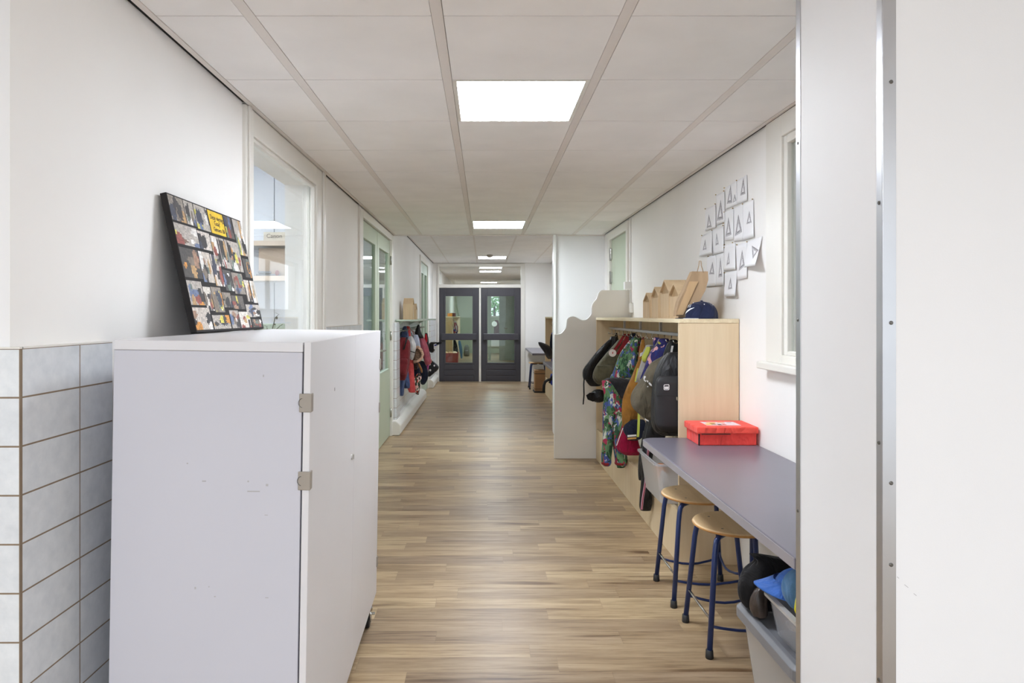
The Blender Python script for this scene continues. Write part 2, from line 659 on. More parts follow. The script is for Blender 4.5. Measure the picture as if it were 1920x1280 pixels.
b.box(XL, XR, YS, YS + 0.025, ZC - 0.012, ZB + 0.06)
b.cur = 2
b.box(XL - 0.1, XR + 0.1, -3.1, YS, ZC + 0.035, ZC + 0.06)
b.box(XL - 0.05, XL + GAP, 1.6, 3.13, ZC + 0.004, ZC + 0.03)
b.box(XL - 0.05, XL + GAP, 4.7, 6.0, ZC + 0.004, ZC + 0.03)
b.box(XR - GAP, XR + 0.05, 1.9, 8.2, ZC + 0.004, ZC + 0.03)
b.cur = 0
b.box(-5, XL - 0.1, -3.1, 1.6, ZC, ZC + 0.05)
b.box(XR + 0.1, 5, -3.1, 1.6, ZC, ZC + 0.05)
ST(b, 'ceiling', [M['ceil'], M['cbar'], M['gap_shade']], 'suspended ceiling of square white boards over the near half of the corridor', 'ceiling')

b = MB()
yb = [YS + 0.025 + 0.6 * k for k in range(12)]
for y0 in [YS + 0.03 + 0.6 * k for k in range(11)]:
    y1 = min(y0 + 0.6, YE)
    for k in range(len(x_edges) - 1):
        xa = x_edges[k] + (0.012 if k else 0.002)
        xb = x_edges[k + 1] - (0.012 if k < len(x_edges) - 2 else 0.002)
        if k == 2 and y0 < 13.3 < y1:
            continue
        if y1 - y0 > 0.05:
            b.box(xa, xb, y0 + 0.002, y1 - 0.002, ZB, ZB + 0.016)
b.cur = 1
for x in colx:
    b.box(x - 0.012, x + 0.012, YS + 0.03, YE, ZB - 0.001, ZB + 0.02)
b.box(XL + GAP, XL + GAP + 0.022, YS + 0.03, YE, ZB - 0.002, ZB + 0.02)
b.box(XR - GAP - 0.022, XR - GAP, YS + 0.03, YE, ZB - 0.002, ZB + 0.02)
b.cur = 2
b.box(XL - 0.1, XR + 0.1, YS + 0.03, YE + 0.1, ZB + 0.03, ZB + 0.06)
b.box(XL - 0.05, XL + GAP, YS + 0.03, YE, ZB + 0.002, ZB + 0.03)  # black strip painting the shade of the left slot
ST(b, 'ceiling.001', [M['ceil'], M['cbar'], M['gap_shade']], 'higher suspended ceiling over the far half of the corridor, up to the dark double doors', 'ceiling')

# left wall
WT = 0.20
b = MB()
b.box(XL - WT, XL, 1.597, 3.2, 0, ZC + 0.1)
b.box(XL - WT, XL, 3.2, 4.5, 0, 1.02)
b.box(XL - WT, XL, 3.2, 4.5, 2.235, ZC + 0.1)
b.box(XL - WT, XL, 4.5, 6.06, 0, ZC + 0.1)
b.box(XL - WT, XL, 6.06, 8.12, 2.30, ZC + 0.1)
b.box(XL - WT, XL, 8.12, 11.75, 0, ZB + 0.05)
b.box(XL - WT, XL, 11.75, 13.35, 2.34, ZB + 0.05)
b.box(XL - WT, XL, 13.35, YE + 0.1, 0, ZB + 0.05)
ST(b, 'wall_left', M['wall'], 'white left wall of the corridor with the tall glass pane and sage green doors', 'wall')
ST(MB().box(-5, XL - 0.001, 1.597, 1.75, 0, ZC + 0.1), 'wall_left.001', M['wall2'], 'white wall face turned towards the viewer at the near left corner', 'wall')

# tiled dado on the left
b2 = MB()
b2.box(XT, XL - 0.01, 1.597, 1.985, 0, 1.3148)
b2.box(XT, XL - 0.01, 4.7, 6.02, 0, 1.3148)
b2.cur = 1
b2.box(-5, XT - 0.0005, 1.590, 1.60, 0, 1.3148)
b2.cur = 2
b2.box(XT + 0.001, XL - 0.01, 1.597, 1.985, 1.3148, 1.3185)
b2.box(-5, XT + 0.001, 1.588, 1.60, 1.3148, 1.3185)
b2.box(XT + 0.001, XL - 0.01, 4.7, 6.02, 1.3148, 1.3185)
ST(b2, 'wall_left_dado', [M['tile_y'], M['tile_x'], M['trim']], 'pale glazed tiles covering the lower left wall beside the grey cupboard', 'wall')

XP = -1.03
b = MB()
b.box(XP, XL - 0.01, 8.19, 8.5, 0.14, 1.31)
b.box(XL + 0.012, XL - 0.01, 8.5, 11.7, 0.1, 1.31)
b.box(XP, XL - 0.01, 13.4, YE, 0.1, 1.31)
b.cur = 1
b.box(XP - 0.0005, XL - 0.01, 8.185, 8.19, 0.14, 1.31)
b.box(XL - 0.001, XP - 0.03, YE - 0.012, YE, 0.1, 1.31)
b.cur = 2
b.box(XP + 0.001, XL - 0.01, 8.186, 8.5, 1.31, 1.314)
ST(b, 'wall_left_dado.001', [M['tile_y'], M['tile_x'], M['trim']], 'pale tiled lower wall behind the coats on the far left', 'wall')

# coved white skirting on the far left
prof = [(-1.11, 0.0), (-0.985, 0.0), (-0.968, 0.03), (-0.968, 0.115), (-0.99, 0.14), (-1.025, 0.17), (-1.11, 0.17)]
b = MB()
b.prism([(x, 8.08, z) for x, z in prof], (0, 3.6, 0))
b.prism([(x, 13.38, z) for x, z in prof], (0, YE - 13.4, 0))
ST(b, 'baseboard_left', M['trim'], 'thick white coved baseboard below the coats on the far left', 'baseboard', bevel=0.012)

# right wall with window opening
b = MB()
b.box(XR, XR + WT, 1.5, 2.1, 0, ZC + 0.1)
b.box(XR, XR + WT, 2.1, 3.36, 0, 1.19)
b.box(XR, XR + WT, 2.1, 3.36, 2.26, ZC + 0.1)
b.box(XR, XR + WT, 3.36, 6.88, 0, ZC + 0.1)
b.box(XR, XR + WT, 6.88, 7.9, 2.26, ZC + 0.1)
b.box(XR, XR + WT, 7.9, 8.7, 0, ZB + 0.05)
b.box(XR, XR + WT, 8.7, 13.7, 0, 1.45)  # opening for the added unseen window
b.box(XR, XR + WT, 8.7, 13.7, 2.42, ZB + 0.05)
b.box(XR, XR + WT, 13.7, YE + 0.1, 0, ZB + 0.05)
ST(b, 'wall_right', M['wall'], 'white right wall of the corridor with pencil drawings pinned on it', 'wall')
ST(MB().box(0.845, XR - 0.001, 8.25, 8.33, 0, ZB + 0.05), 'wall_right.001', M['wall2'], 'white cross wall beyond the wavy screen on the right', 'wall')
# near right wing wall
XW, YW0, YW1 = 0.859, 1.5, 1.915
b = MB()
b.box(XW, 5, YW0, YW1, 0, ZC + 0.2)
ST(b, 'wall_right_wing', M['wall2'], 'white wing wall standing in the foreground on the right', 'wall')


def corner_guard(y_face, x0, x1, y0, y1, pts, nm, label):
    r = ST(MB().box(x0, x1, y0, y1, 0.0, ZC + 0.01), nm, M['alu'], label, 'trim', bevel=0.0008)
    b = MB()
    for (x, y, z, d) in pts:
        n = 14
        if d == 'x':
            b.rings([[(x + dx, y + rr * math.cos(2 * math.pi * j / n), z + rr * math.sin(2 * math.pi * j / n)) for j in range(n)] for dx, rr in ((0, 0.0042), (-0.0012, 0.0042), (-0.0022, 0.0028))])
        else:
            b.rings([[(x + rr * math.cos(2 * math.pi * j / n), y + dy, z + rr * math.sin(2 * math.pi * j / n)) for j in range(n)] for dy, rr in ((0, 0.0042), (-0.0012, 0.0042), (-0.0022, 0.0028))])
    b.build('screw', M['screw'], r)
    return r


zs = [H - (py - CY) * 1.5 / F for py in (154, 605, 905, 1058)]
corner_guard(0, XW - 0.002, XW + 0.027, YW0 - 0.002, YW0 + 0.0005, [(XW + 0.016, YW0 - 0.002, z, 'y') for z in zs], 'trim_1',
             'aluminium corner strip on the front face of the wing wall, held by screws')
zs = [H - (py - CY) * 1.51 / F for py in (380, 830, 1275)]
corner_guard(0, XW - 0.002, XW + 0.0005, YW0 + 0.0005, YW0 + 0.023, [(XW - 0.002, YW0 + 0.012, z, 'x') for z in zs], 'trim_2',
             'aluminium corner strip on the near edge of the wing wall side')
zs = [H - (py - CY) * 1.9 / F for py in (268, 600, 958)]
corner_guard(0, XW - 0.002, XW + 0.0005, YW1 - 0.025, YW1 + 0.001, [(XW - 0.002, YW1 - 0.012, z, 'x') for z in zs], 'trim_3',
             'narrow aluminium corner strip on the far edge of the wing wall side')
# post at the step
b = MB()
b.box(0.815, 0.845, 8.2, 8.34, 0, ZB + 0.04)
ST(b, 'trim_4', M['post'], 'white corner post rising to the ceiling step beyond the wavy screen', 'trim', bevel=0.004)

# end wall with frame
b = MB()
b.box(XL - 0.1, -0.985, YE, YE + 0.12, 0, ZB + 0.05)
b.box(0.86, XR + 0.1, YE - 0.03, YE + 0.12, 0, ZB + 0.05)
b.box(-0.985, 0.86, YE, YE + 0.12, 2.46, ZB + 0.05)
ST(b, 'wall_back', M['wall'], 'white end wall holding the dark grey double doors', 'wall')
b = MB()
fy0, fy1 = YE - 0.045, YE + 0.1
b.frame((fy0, fy1), (-0.985, 0.86, 0, 2.495), (-0.955, 0.772, 0, 2.43), 'x')
b.box(-0.955, 0.772, fy0, fy1, 1.985, 2.055)
b.box(-0.108, -0.072, fy0 + 0.01, fy1, 0, 1.985)
fr = ST(b, 'window_1', M['trim'], 'white frame with a low transom pane above the dark double doors', 'window', bevel=0.004)
MB().box(-0.955, 0.772, YE + 0.02, YE + 0.026, 2.055, 2.43).build('transom_pane', M['glass'], fr)


def dark_door(x0, x1, name, label):
    z0, z1 = 0.006, 1.98
    y0, y1 = YE - 0.03, YE + 0.02
    k = (x1 - x0)
    gx0, gx1 = x0 + 0.135, x1 - 0.135
    r = thing(name, ((x0 + x1) / 2, YE, 0), label, 'door', kind='structure')
    zz = lambda py: H - (py - CY) * YE / F
    gt, gm1, gm0, gb = zz(555), zz(625), zz(637), zz(679.5)
    b = MB()
    b.box(x0, gx0, y0, y1, z0, z1)
    b.box(gx1, x1, y0, y1, z0, z1)
    b.box(gx0, gx1, y0, y1, gt, z1)
    b.box(gx0, gx1, y0, y1, gm0, gm1)
    b.box(gx0, gx1, y0, y1, z0, gb)
    b.build('leaf', M['anth'], r, bevel=0.004)
    b = MB()   # glazing beads and the three raised boards below
    for (za, zb) in ((gm1, gt), (gb, gm0)):
        b.box(gx0 - 0.03, gx0, y0 - 0.012, y0, za - 0.03, zb + 0.03)
        b.box(gx1, gx1 + 0.03, y0 - 0.012, y0, za - 0.03, zb + 0.03)
        b.box(gx0, gx1, y0 - 0.012, y0, zb, zb + 0.03)
        b.box(gx0, gx1, y0 - 0.012, y0, za - 0.03, za)
    b.build('glazing_bead', M['anth'], r, bevel=0.003)
    for py0, py1 in ((683, 692), (693.5, 703), (704.5, 712)):
        MB().box(gx0 - 0.03, gx1 + 0.03, y0 - 0.008, y0, zz(py1), zz(py0)).build('kick_board', M['anth'], r, bevel=0.004)
    MB().box(gx0, gx1, YE - 0.006, YE, gm1, gt).build('upper_pane', M['glassg'], r)
    MB().box(gx0, gx1, YE - 0.006, YE, gb, gm0).build('lower_pane', M['glassg'], r)
    bar = MB()
    bar.box(x0 + 0.05, x1 - 0.05, y0 - 0.07, y0 - 0.02, gm0 - 0.0, gm1 + 0.0)
    bo = bar.build('push_bar', M['anth'], r, bevel=0.01)
    for x in (x0 + 0.08, x1 - 0.08):
        MB().box(x - 0.03, x + 0.03, y0 - 0.06, y0, gm0 - 0.03, gm0 + 0.04).build('bar_bracket', M['black'], r, bevel=0.004)
    return r


dark_door(-0.953, -0.113, 'door_1', 'dark grey half-glazed door, the left leaf of the pair closing the corridor')
dark_door(-0.068, 0.770, 'door_2', 'dark grey half-glazed door, the right leaf of the pair closing the corridor')

# left window (tall pane behind the cupboard)
b = MB()
fx0, fx1 = XL - 0.05, XL + 0.018
wy0, wy1, wz0, wz1 = 3.2, 4.46, 1.02, 2.225
b.frame((fx0, fx1), (3.13, 4.69, 0.96, ZC - 0.004), (wy0 + 0.035, wy1, wz0 + 0.03, wz1), 'y')
b.frame((XL - 0.02, XL + 0.006), (wy0 + 0.035, wy1, wz0 + 0.03, wz1), (wy0 + 0.05, wy1 - 0.018, wz0 + 0.04, wz1 - 0.018), 'y')
b.box(fx1, fx1 + 0.012, 4.6, 4.66, 0.962, ZC - 0.006)
b.box(fx1, fx1 + 0.012, 3.15, 3.185, 0.962, ZC - 0.006)
w2 = ST(b, 'window_2', M['trim'], 'tall fixed pane in a white frame in the left wall behind the cupboard', 'window', bevel=0.004)
MB().box(XL - 0.032, XL - 0.026, wy0 + 0.035, wy1, wz0, wz1).build('pane', M['glass'], w2)
MB().box(XL - WT - 0.02, XL - 0.05, wy0, wy1 + 0.05, 0.985, 1.02).build('window_sill', M['trim'], w2, bevel=0.004)

# right window, half hidden behind the wing wall
b = MB()
b.frame((XR - 0.02, XR + 0.05), (2.0, 3.48, 1.162, ZC - 0.004), (2.12, 3.30, 1.205, 2.24), 'y')
b.frame((XR - 0.008, XR + 0.04), (2.12, 3.30, 1.205, 2.24), (2.15, 3.262, 1.225, 2.2), 'y')
w3 = ST(b, 'window_3', M['trim'], 'white framed window in the right wall half hidden by the wing wall', 'window', bevel=0.004)
MB().box(XR - 0.06, XR + 0.05, 1.98, 3.5, 1.128, 1.162).build('window_sill', M['trim'], w3, bevel=0.005)
MB().box(XR + 0.012, XR + 0.017, 2.12, 3.262, 1.205, 2.2).build('pane', M['glass'], w3)
MB().box(XR + 0.022, XR + 0.03, 2.13, 3.3, 1.2, 2.25).build('roller_blind', plain('grey_blind', (176, 172, 168), 0.8), w3)


# unseen high window, added to let light into the far half
w5 = ST(MB().frame((XR + .05, XR + .12), (8.7, 13.7, 1.45, 2.42), (8.76, 13.64, 1.51, 2.36), 'y'), 'window_added', M['trim'], 'unseen high window band added above the far locker to light the far half', 'window')
for y in (10.35, 12.0):
    MB().box(XR + .05, XR + .12, y, y + .05, 1.51, 2.36).build('mullion', M['trim'], w5)

# sage double doors on the left
def sage_leaf(y0, y1, name, label, hinge_near, handle_y):
    x0, x1 = XL - 0.045, XL - 0.005
    r = thing(name, (XL, (y0 + y1) / 2, 0), label, 'door', kind='structure')
    st = 0.115
    zt, zb, zg0, zg1 = 2.255, 0.008, 0.775, 2.10
    b = MB()
    b.box(x0, x1, y0, y0 + st, zb, zt)
    b.box(x0, x1, y1 - st, y1, zb, zt)
    b.box(x0, x1, y0 + st, y1 - st, zg1, zt)
    b.box(x0, x1, y0 + st, y1 - st, zb, zg0)
    b.build('leaf', M['green'], r, bevel=0.003)
    MB().box(x0 + 0.015, x0 + 0.022, y0 + st, y1 - st, zg0, zg1).build('pane', M['glassg'], r)
    b = MB()
    b.box(x0 + 0.022, x1 + 0.006, y0 + st, y1 - st, zg0, zg0 + 0.015)
    b.build('glazing_bead', M['greenlight'], r, bevel=0.002)
    hy = y0 if hinge_near else y1
    for z in (0.27, 1.16, 2.03):
        MB().tube([(XL + 0.008, hy, z - 0.05), (XL + 0.008, hy, z + 0.05)], 0.009).build('hinge', M['steel'], r, smooth=True)
    if handle_y:
        h = MB()
        h.tube([(XL - 0.005, handle_y, 1.03), (XL + 0.045, handle_y, 1.03), (XL + 0.05, handle_y + 0.02, 1.03), (XL + 0.05, handle_y + 0.12, 1.03)], 0.01)
        h.box(XL - 0.006, XL + 0.004, handle_y - 0.022, handle_y + 0.022, 0.9, 1.1)
        h.build('handle', M['steel'], r, smooth=False)
    return r


sage_leaf(6.16, 7.10, 'door_3', 'sage green glazed door leaf next to the grey cupboard, nearer of the pair', True, None)
sage_leaf(7.125, 8.06, 'door_4', 'sage green glazed door leaf farther along the left wall, with a steel lever', False, 7.2)
b = MB()
b.frame((XL - 0.06, XL + 0.02), (6.0, 8.185, 0, 2.335), (6.155, 8.065, 0, 2.262), 'y')
ST(b, 'trim_5', M['trim'], 'white frame around the sage green double doors', 'trim', bevel=0.004)

# far left narrow double door with dark panes
r = thing('door_5', (XL, 12.5, 0), 'narrow double door with dark green panes in the far left wall', 'door', kind='structure')
b = MB()
b.frame((XL - 0.06, XL + 0.02), (11.7, 13.4, 0, 2.42), (11.82, 13.28, 0, 2.33), 'y')
b.build('frame', M['trim'], r, bevel=0.004)
for (ya, yb_) in ((11.83, 12.54), (12.56, 13.27)):
    b = MB()
    b.box(XL - 0.045, XL, ya, ya + 0.1, 0.01, 2.32)
    b.box(XL - 0.045, XL, yb_ - 0.1, yb_, 0.01, 2.32)
    b.box(XL - 0.045, XL, ya + 0.1, yb_ - 0.1, 2.14, 2.32)
    b.box(XL - 0.045, XL, ya + 0.1, yb_ - 0.1, 0.01, 0.76)
    lf = b.build('leaf', M['greenlight'], r, bevel=0.003)
    MB().box(XL - 0.03, XL - 0.024, ya + 0.1, yb_ - 0.1, 0.76, 2.14).build('pane', M['glassd'], lf)

# sage door in the right wall beyond the screen
r = thing('door_6', (XR, 7.4, 0), 'plain sage green door in the right wall beyond the wavy screen', 'door', kind='structure')
b = MB()
b.frame((XR - 0.02, XR + 0.05), (6.86, 7.98, 0, 2.33), (6.93, 7.83, 0, 2.24), 'y')
b.build('frame', M['trim'], r, bevel=0.004)
MB().box(XR + 0.004, XR + 0.044, 6.94, 7.82, 0.01, 2.235).build('leaf', M['green'], r, bevel=0.003)
for z in (2.08, 1.82):
    h = MB()
    h.tube([(XR - 0.012, 7.825, z - 0.07), (XR - 0.012, 7.825, z + 0.07)], 0.011)
    h.box(XR - 0.012, XR + 0.004, 7.77, 7.86, z - 0.06, z + 0.06)
    h.build('hinge', M['steel'], r)

# ------------------------------------------------------------------ ceiling lights
def ceiling_light(x, y, z, label, cool=False, w=0.6, d=0.6):
    r = thing('ceiling_light', (x, y, z), label, 'ceiling light', 'square ceiling lights')
    b = MB()
    e = 0.018
    for (xa, xb, ya, yb_) in ((-w / 2 + 0.02, -w / 2 + 0.02 + e, -d / 2 + 0.003, d / 2 - 0.003), (w / 2 - 0.02 - e, w / 2 - 0.02, -d / 2 + 0.003, d / 2 - 0.003),
                             (-w / 2 + 0.02 + e, w / 2 - 0.02 - e, -d / 2 + 0.003, -d / 2 + 0.003 + 0.01), (-w / 2 + 0.02 + e, w / 2 - 0.02 - e, d / 2 - 0.013, d / 2 - 0.003)):
        b.box(x + xa, x + xb, y + ya, y + yb_, z - 0.003, z + 0.02)
    b.build('frame', M['trim'], r)
    MB().box(x - w / 2 + 0.038, x + w / 2 - 0.038, y - d / 2 + 0.013, y + d / 2 - 0.013, z - 0.001, z + 0.004).build('diffuser', M['dayfill'] if cool else M['lamp'], r)
    return r


ceiling_light(0.15, 3.124, ZC, 'lit square ceiling panel nearest the viewer')
ceiling_light(0.15, 7.324, ZC, 'lit square ceiling panel just before the ceiling step')
ceiling_light(0.15, 13.35, ZB, 'lit square ceiling panel before the dark double doors')
ceiling_light(0.15, -1.076, ZC, 'lit square ceiling panel in the middle of the entrance area')
ceiling_light(1.9, -2.276, ZC - .004, 'unseen fill panel added on the right side of the entrance area')  # extra panel out of view, added to brighten the near surfaces
ceiling_light(-1.9, -1.076, ZC - .004, 'unseen fill panel added on the left side of the entrance area')  # second extra panel out of view, added as fill
# smoke detector
b = MB()
b.lathe([(0.0, 0.0), (0.055, 0.0), (0.06, -0.012), (0.05, -0.04), (0.02, -0.05), (0.0, -0.05)], (0.1, 12.75, ZB), 24)
b.build('smoke_detector', plain('grey_detector', (150, 142, 132), 0.5), smooth=True, label='small round grey detector on the ceiling before the third light', cat='detector')

# ------------------------------------------------------------------ rooms behind the glass
M['cool'] = plain('cool_white_wall', (232, 236, 243), 0.6, 0, 0.01, 2)
b = MB()
b.box(-4.0, -3.9, 2.3, 10.5, 0, 2.75)
b.box(-3.9, XL - WT, 2.3, 2.4, 0, 2.75)
b.box(-3.9, XL - WT, 6.35, 6.45, 0, 2.75)
b.box(-3.9, XL - WT, 10.4, 10.5, 0, 2.75)
b.box(-4.0, XL - WT, 2.3, 10.5, 2.75, 2.8)
ST(b, 'wall_left.002', M['cool'], 'cool white walls of the rooms seen through the glass on the left', 'wall')
# wall panel joints behind the shelves
b = MB()
for i, x in enumerate((-3.2, -2.5, -1.84)):
    pass
b.box(-3.3, -1.910, 6.32, 6.349, 0.05, 2.7)
b.box(-1.900, -1.3, 6.32, 6.349, 0.05, 2.7)
ST(b, 'trim_6', M['cool'], 'flush white wall boards with a vertical joint behind the shelves', 'trim')
M['shelf'] = plain('shelf_board', (205, 206, 208), 0.5)
M['shelfedge'] = plain('shelf_edge', (196, 180, 164), 0.5)
for z, nm in ((2.02, 'upper'), (1.725, 'lower')):
    r = thing('wall_shelf', (-2.2, 6.1, z), 'pale %s shelf behind the tall glass pane' % nm, 'shelf', 'shelves behind the glass')
    MB().box(-3.2, -1.36, 5.87, 6.32, z - 0.03, z).build('board', M['shelf'], r)
    MB().box(-3.2, -1.36, 5.85, 5.87, z - 0.04, z + 0.002).build('edge', M['shelfedge'], r)
    for x in (-2.7, -1.62):
        MB().prism([(x, 6.32, z - 0.04), (x, 5.95, z - 0.04), (x, 6.32, z - 0.22)], (0.012, 0, 0)).build('bracket', M['post'], r)
r = thing('carton', (-1.75, 6.0, 2.0225), 'flat cream carton with printed lettering on the upper shelf', 'box')
MB().box(-1.87, -1.50, 5.9, 6.2, 2.0225, 2.10).build('body', plain('cream_carton', (206, 198, 184), 0.7), r, bevel=0.003)


def text(body, size, org, xdir, ydir, mat, parent, name='lettering', align='LEFT', extr=0.0004, font_shear=0.0):
    cu = bpy.data.curves.new(name, 'FONT')
    cu.body = body
    cu.size = size
    cu.align_x = align
    cu.extrude = extr
    cu.shear = font_shear
    cu.materials.append(mat)
    tmp = bpy.data.objects.new('lettering_curve', cu)
    C.objects.link(tmp)
    dg = bpy.context.evaluated_depsgraph_get()
    me = bpy.data.meshes.new_from_object(tmp.evaluated_get(dg))
    bpy.data.objects.remove(tmp)
    o = bpy.data.objects.new(name, me)
    C.objects.link(o)
    x = Vector(xdir).normalized()
    y = Vector(ydir).normalized()
    z = x.cross(y)
    off = OFF[parent.name]
    p = Vector(org) - off
    o.matrix_local = Matrix(((x.x, y.x, z.x, p.x), (x.y, y.y, z.y, p.y), (x.z, y.z, z.z, p.z), (0, 0, 0, 1)))
    o.parent = parent
    OFF[o.name] = off
    return o


M['ink'] = plain('dark_print', (70, 62, 58), 0.6)
text('Canon', 0.05, (-1.845, 5.898, 2.05), (1, 0, 0), (0, 0, 1), M['ink'], r)
b = MB()
c0, c1 = at(487, 513, 5.95), at(548, 462, 5.95)
b.box(c0.x, c1.x, 5.92, 6.25, 1.7275, 1.965)
b.build('cardboard_box', M['card'], label='plain brown cardboard box on the lower shelf behind the glass', cat='box', bevel=0.003)
b = MB()
b.box(-1.93, -1.73, 5.88, 5.91, 1.7275, 1.745)
b.box(-1.91, -1.80, 5.87, 5.90, 1.7455, 1.768)
b.build('folded_bag', plain('grey_bag', (120, 124, 130), 0.7), label='small grey bag lying at the front of the lower shelf', cat='bag', bevel=0.008)
MB().ball((-1.80 + 0.05, 5.885, 1.752), (0.018, 0.014, 0.024)).build('ornament', plain('dark_red_ornament', (120, 52, 50), 0.5), smooth=True, label='little dark red ornament on the lower shelf behind the glass', cat='ornament')
b = MB()
a0 = at(487, 616, 4.9)
b.box(-1.62, -1.40, 4.65, 5.1, 0.9, 1.305)
r = thing('storage_box', (-1.5, 4.9, 0.9), 'sage green storage box standing behind the tall pane', 'box')
b.build('body', M['green'], r, bevel=0.004)
MB().box(-1.63, -1.39, 4.64, 5.11, 1.300, 1.335).build('lid', M['greenlight'], r, bevel=0.004)
MB().box(-1.75, -1.30, 4.63, 5.2, 0.0, 0.898).build('low_cupboard', M['cool'], label='low white cupboard under the green storage box', cat='cupboard')
# plant sprig on the sill
r = thing('potted_plant', (XL - 0.13, 3.9, 1.02), 'small plant with thin dark twigs on the window sill', 'plant')
MB().lathe([(0.0, 0), (0.035, 0), (0.045, 0.09), (0.04, 0.09), (0.0, 0.08)], (XL - 0.13, 3.9, 1.02), 20).build('pot', M['card'], r, smooth=True)
pb = Vector((XL - 0.13, 3.9, 1.1))
M['twig'] = plain('dark_twig', (70, 74, 66), 0.7)
for i, (dx, dy, dz) in enumerate(((0.05, 0.06, 0.30), (-0.03, 0.1, 0.23), (0.07, 0.02, 0.235), (-0.05, -0.05, 0.2))):
    tip = pb + Vector((dx, dy, dz))
    mid = pb + Vector((dx * 0.25, dy * 0.25, dz * 0.55))
    st = MB().tube([pb, mid, tip - Vector((dx * 0.3, dy * 0.3, 0.02)), tip], [0.004, 0.003, 0.0025, 0.0015], 7).build('twig', M['twig'], r, smooth=True)
    lb = MB()
    for k in range(4):
        q = mid.lerp(tip, 0.3 + 0.23 * k)
        d = Vector((random.uniform(-1, 1), random.uniform(-1, 1), 0.4)).normalized() * 0.028
        s_ = d.cross(Vector((0, 0, 1))).normalized() * 0.006
        lb = MB()
        lb.add([q, q + d * 0.5 + s_, q + d, q + d * 0.5 - s_, q + d * 0.5 + Vector((0, 0, 0.002))], [(0, 1, 4), (1, 2, 4), (2, 3, 4), (3, 0, 4)])
        lb.build('leaf', M['twig'], st)
ceiling_light(-2.6, 4.3, 2.745, 'unseen panel added for daylight in the storage room behind the tall pane', True, 1.2, 1.2)  # added emitter in place of the room's daylight
ceiling_light(-2.6, 8.4, 2.745, 'unseen panel added for daylight in the room behind the sage double doors', True, 0.9, 0.9)  # added emitter, daylight through the door panes

# ------------------------------------------------------------------ grey cupboard on castors
M['scuff'] = plain('scuff_mark', (172, 170, 172), 0.7)
YAW, ROLL = math.radians(1.5), math.radians(0.9)
corner = at(583.6, 642, 1.79)
rotm = (Matrix.Rotation(YAW, 3, 'Z') @ Matrix.Rotation(ROLL, 3, 'Y'))
LC, DC, HT = 1.45, 0.478, 1.22           # length, depth, body height
top_local = Vector((0.022, 0.0, HT))
loc = corner - rotm @ top_local
r = thing('cupboard', loc, 'tall light grey laminate cupboard on castors in the left foreground', 'cupboard', rot=(0, ROLL, YAW))
CUP = r
b = MB()
b.box(-DC, 0, 0, 0.018, 0, HT - 0.026)
b.box(-DC, 0, LC - 0.018, LC, 0, HT - 0.026)
b.box(-DC, -DC + 0.01, 0.018, LC - 0.018, 0.018, HT - 0.026)
b.box(-DC, 0, 0.018, LC - 0.018, 0, 0.018)
b.build('body', M['cab'], r, local=True, bevel=0.0015)
MB().box(-DC - 0.001, 0.001, -0.001, LC + 0.001, HT - 0.0255, HT).build('top', M['cabtop'], r, local=True, bevel=0.002)
for i, (ya, yb_) in enumerate(((0.0, LC / 2 - 0.0015), (LC / 2 + 0.0015, LC))):
    d = MB().box(0.004, 0.022, ya, yb_, 0.004, HT + 0.001).build('door', M['cabdoor'], r, local=True, bevel=0.0015)
    hy = ya if i == 0 else yb_
    s_ = -1 if i == 0 else 1
    for z in (HT - 0.155, HT - 0.355, 0.15):
        hb_ = MB()
        hb_.box(-0.006, 0.026, hy + s_ * 0.004, hy, z - 0.024, z + 0.024)
        hb_.box(0.022, 0.026, hy, hy - s_ * 0.02, z - 0.024, z + 0.024)
        h = hb_.build('hinge', M['hinge'], d, local=True, bevel=0.002)
        MB().tube([(0.004 + 0.011 * math.cos(a), hy + s_ * 0.0045, z + 0.012 * math.sin(a)) for a in [math.radians(100 + 16 * k) for k in range(11)]], 0.0008, 6).build('hinge_plate', M['screw'], h, local=True)
    if i == 0:
        lk = MB()
        lk.tube([(0.022, LC / 2 - 0.05, 0.79), (0.027, LC / 2 - 0.05, 0.79)], 0.011, 16)
        lk.box(0.027, 0.031, LC / 2 - 0.051, LC / 2 - 0.049, 0.782, 0.798)
        lk.build('lock', M['steel'], d, local=True)
        mk = MB()
        mk.box(0.022, 0.0223, 0.33, 0.337, HT - 0.16, HT - 0.15)
        mk.build('scuff', M['screw'], d, local=True)
for (x, z, w, h_) in ((-0.135, 0.835, 0.032, 0.003), (-0.088, 0.85, 0.006, 0.006), (-0.29, 0.905, 0.004, 0.003), (-0.135, 0.86, 0.004, 0.004), (-0.09, 0.775, 0.008, 0.002),
                     (-0.265, 0.585, 0.004, 0.006), (-0.23, 0.59, 0.003, 0.003), (-0.10, 1.13, 0.003, 0.006), (-0.215, 0.565, 0.004, 0.003), (-0.085, 0.563, 0.008, 0.002), (-0.25, 0.86, 0.01, 0.003)):
    MB().box(x, x + w, -0.0004, 0.0, z, z + h_).build('scuff', M['scuff'], r, local=True)
cz = -(loc.z)          # floor seen from the cupboard, near enough for the castors
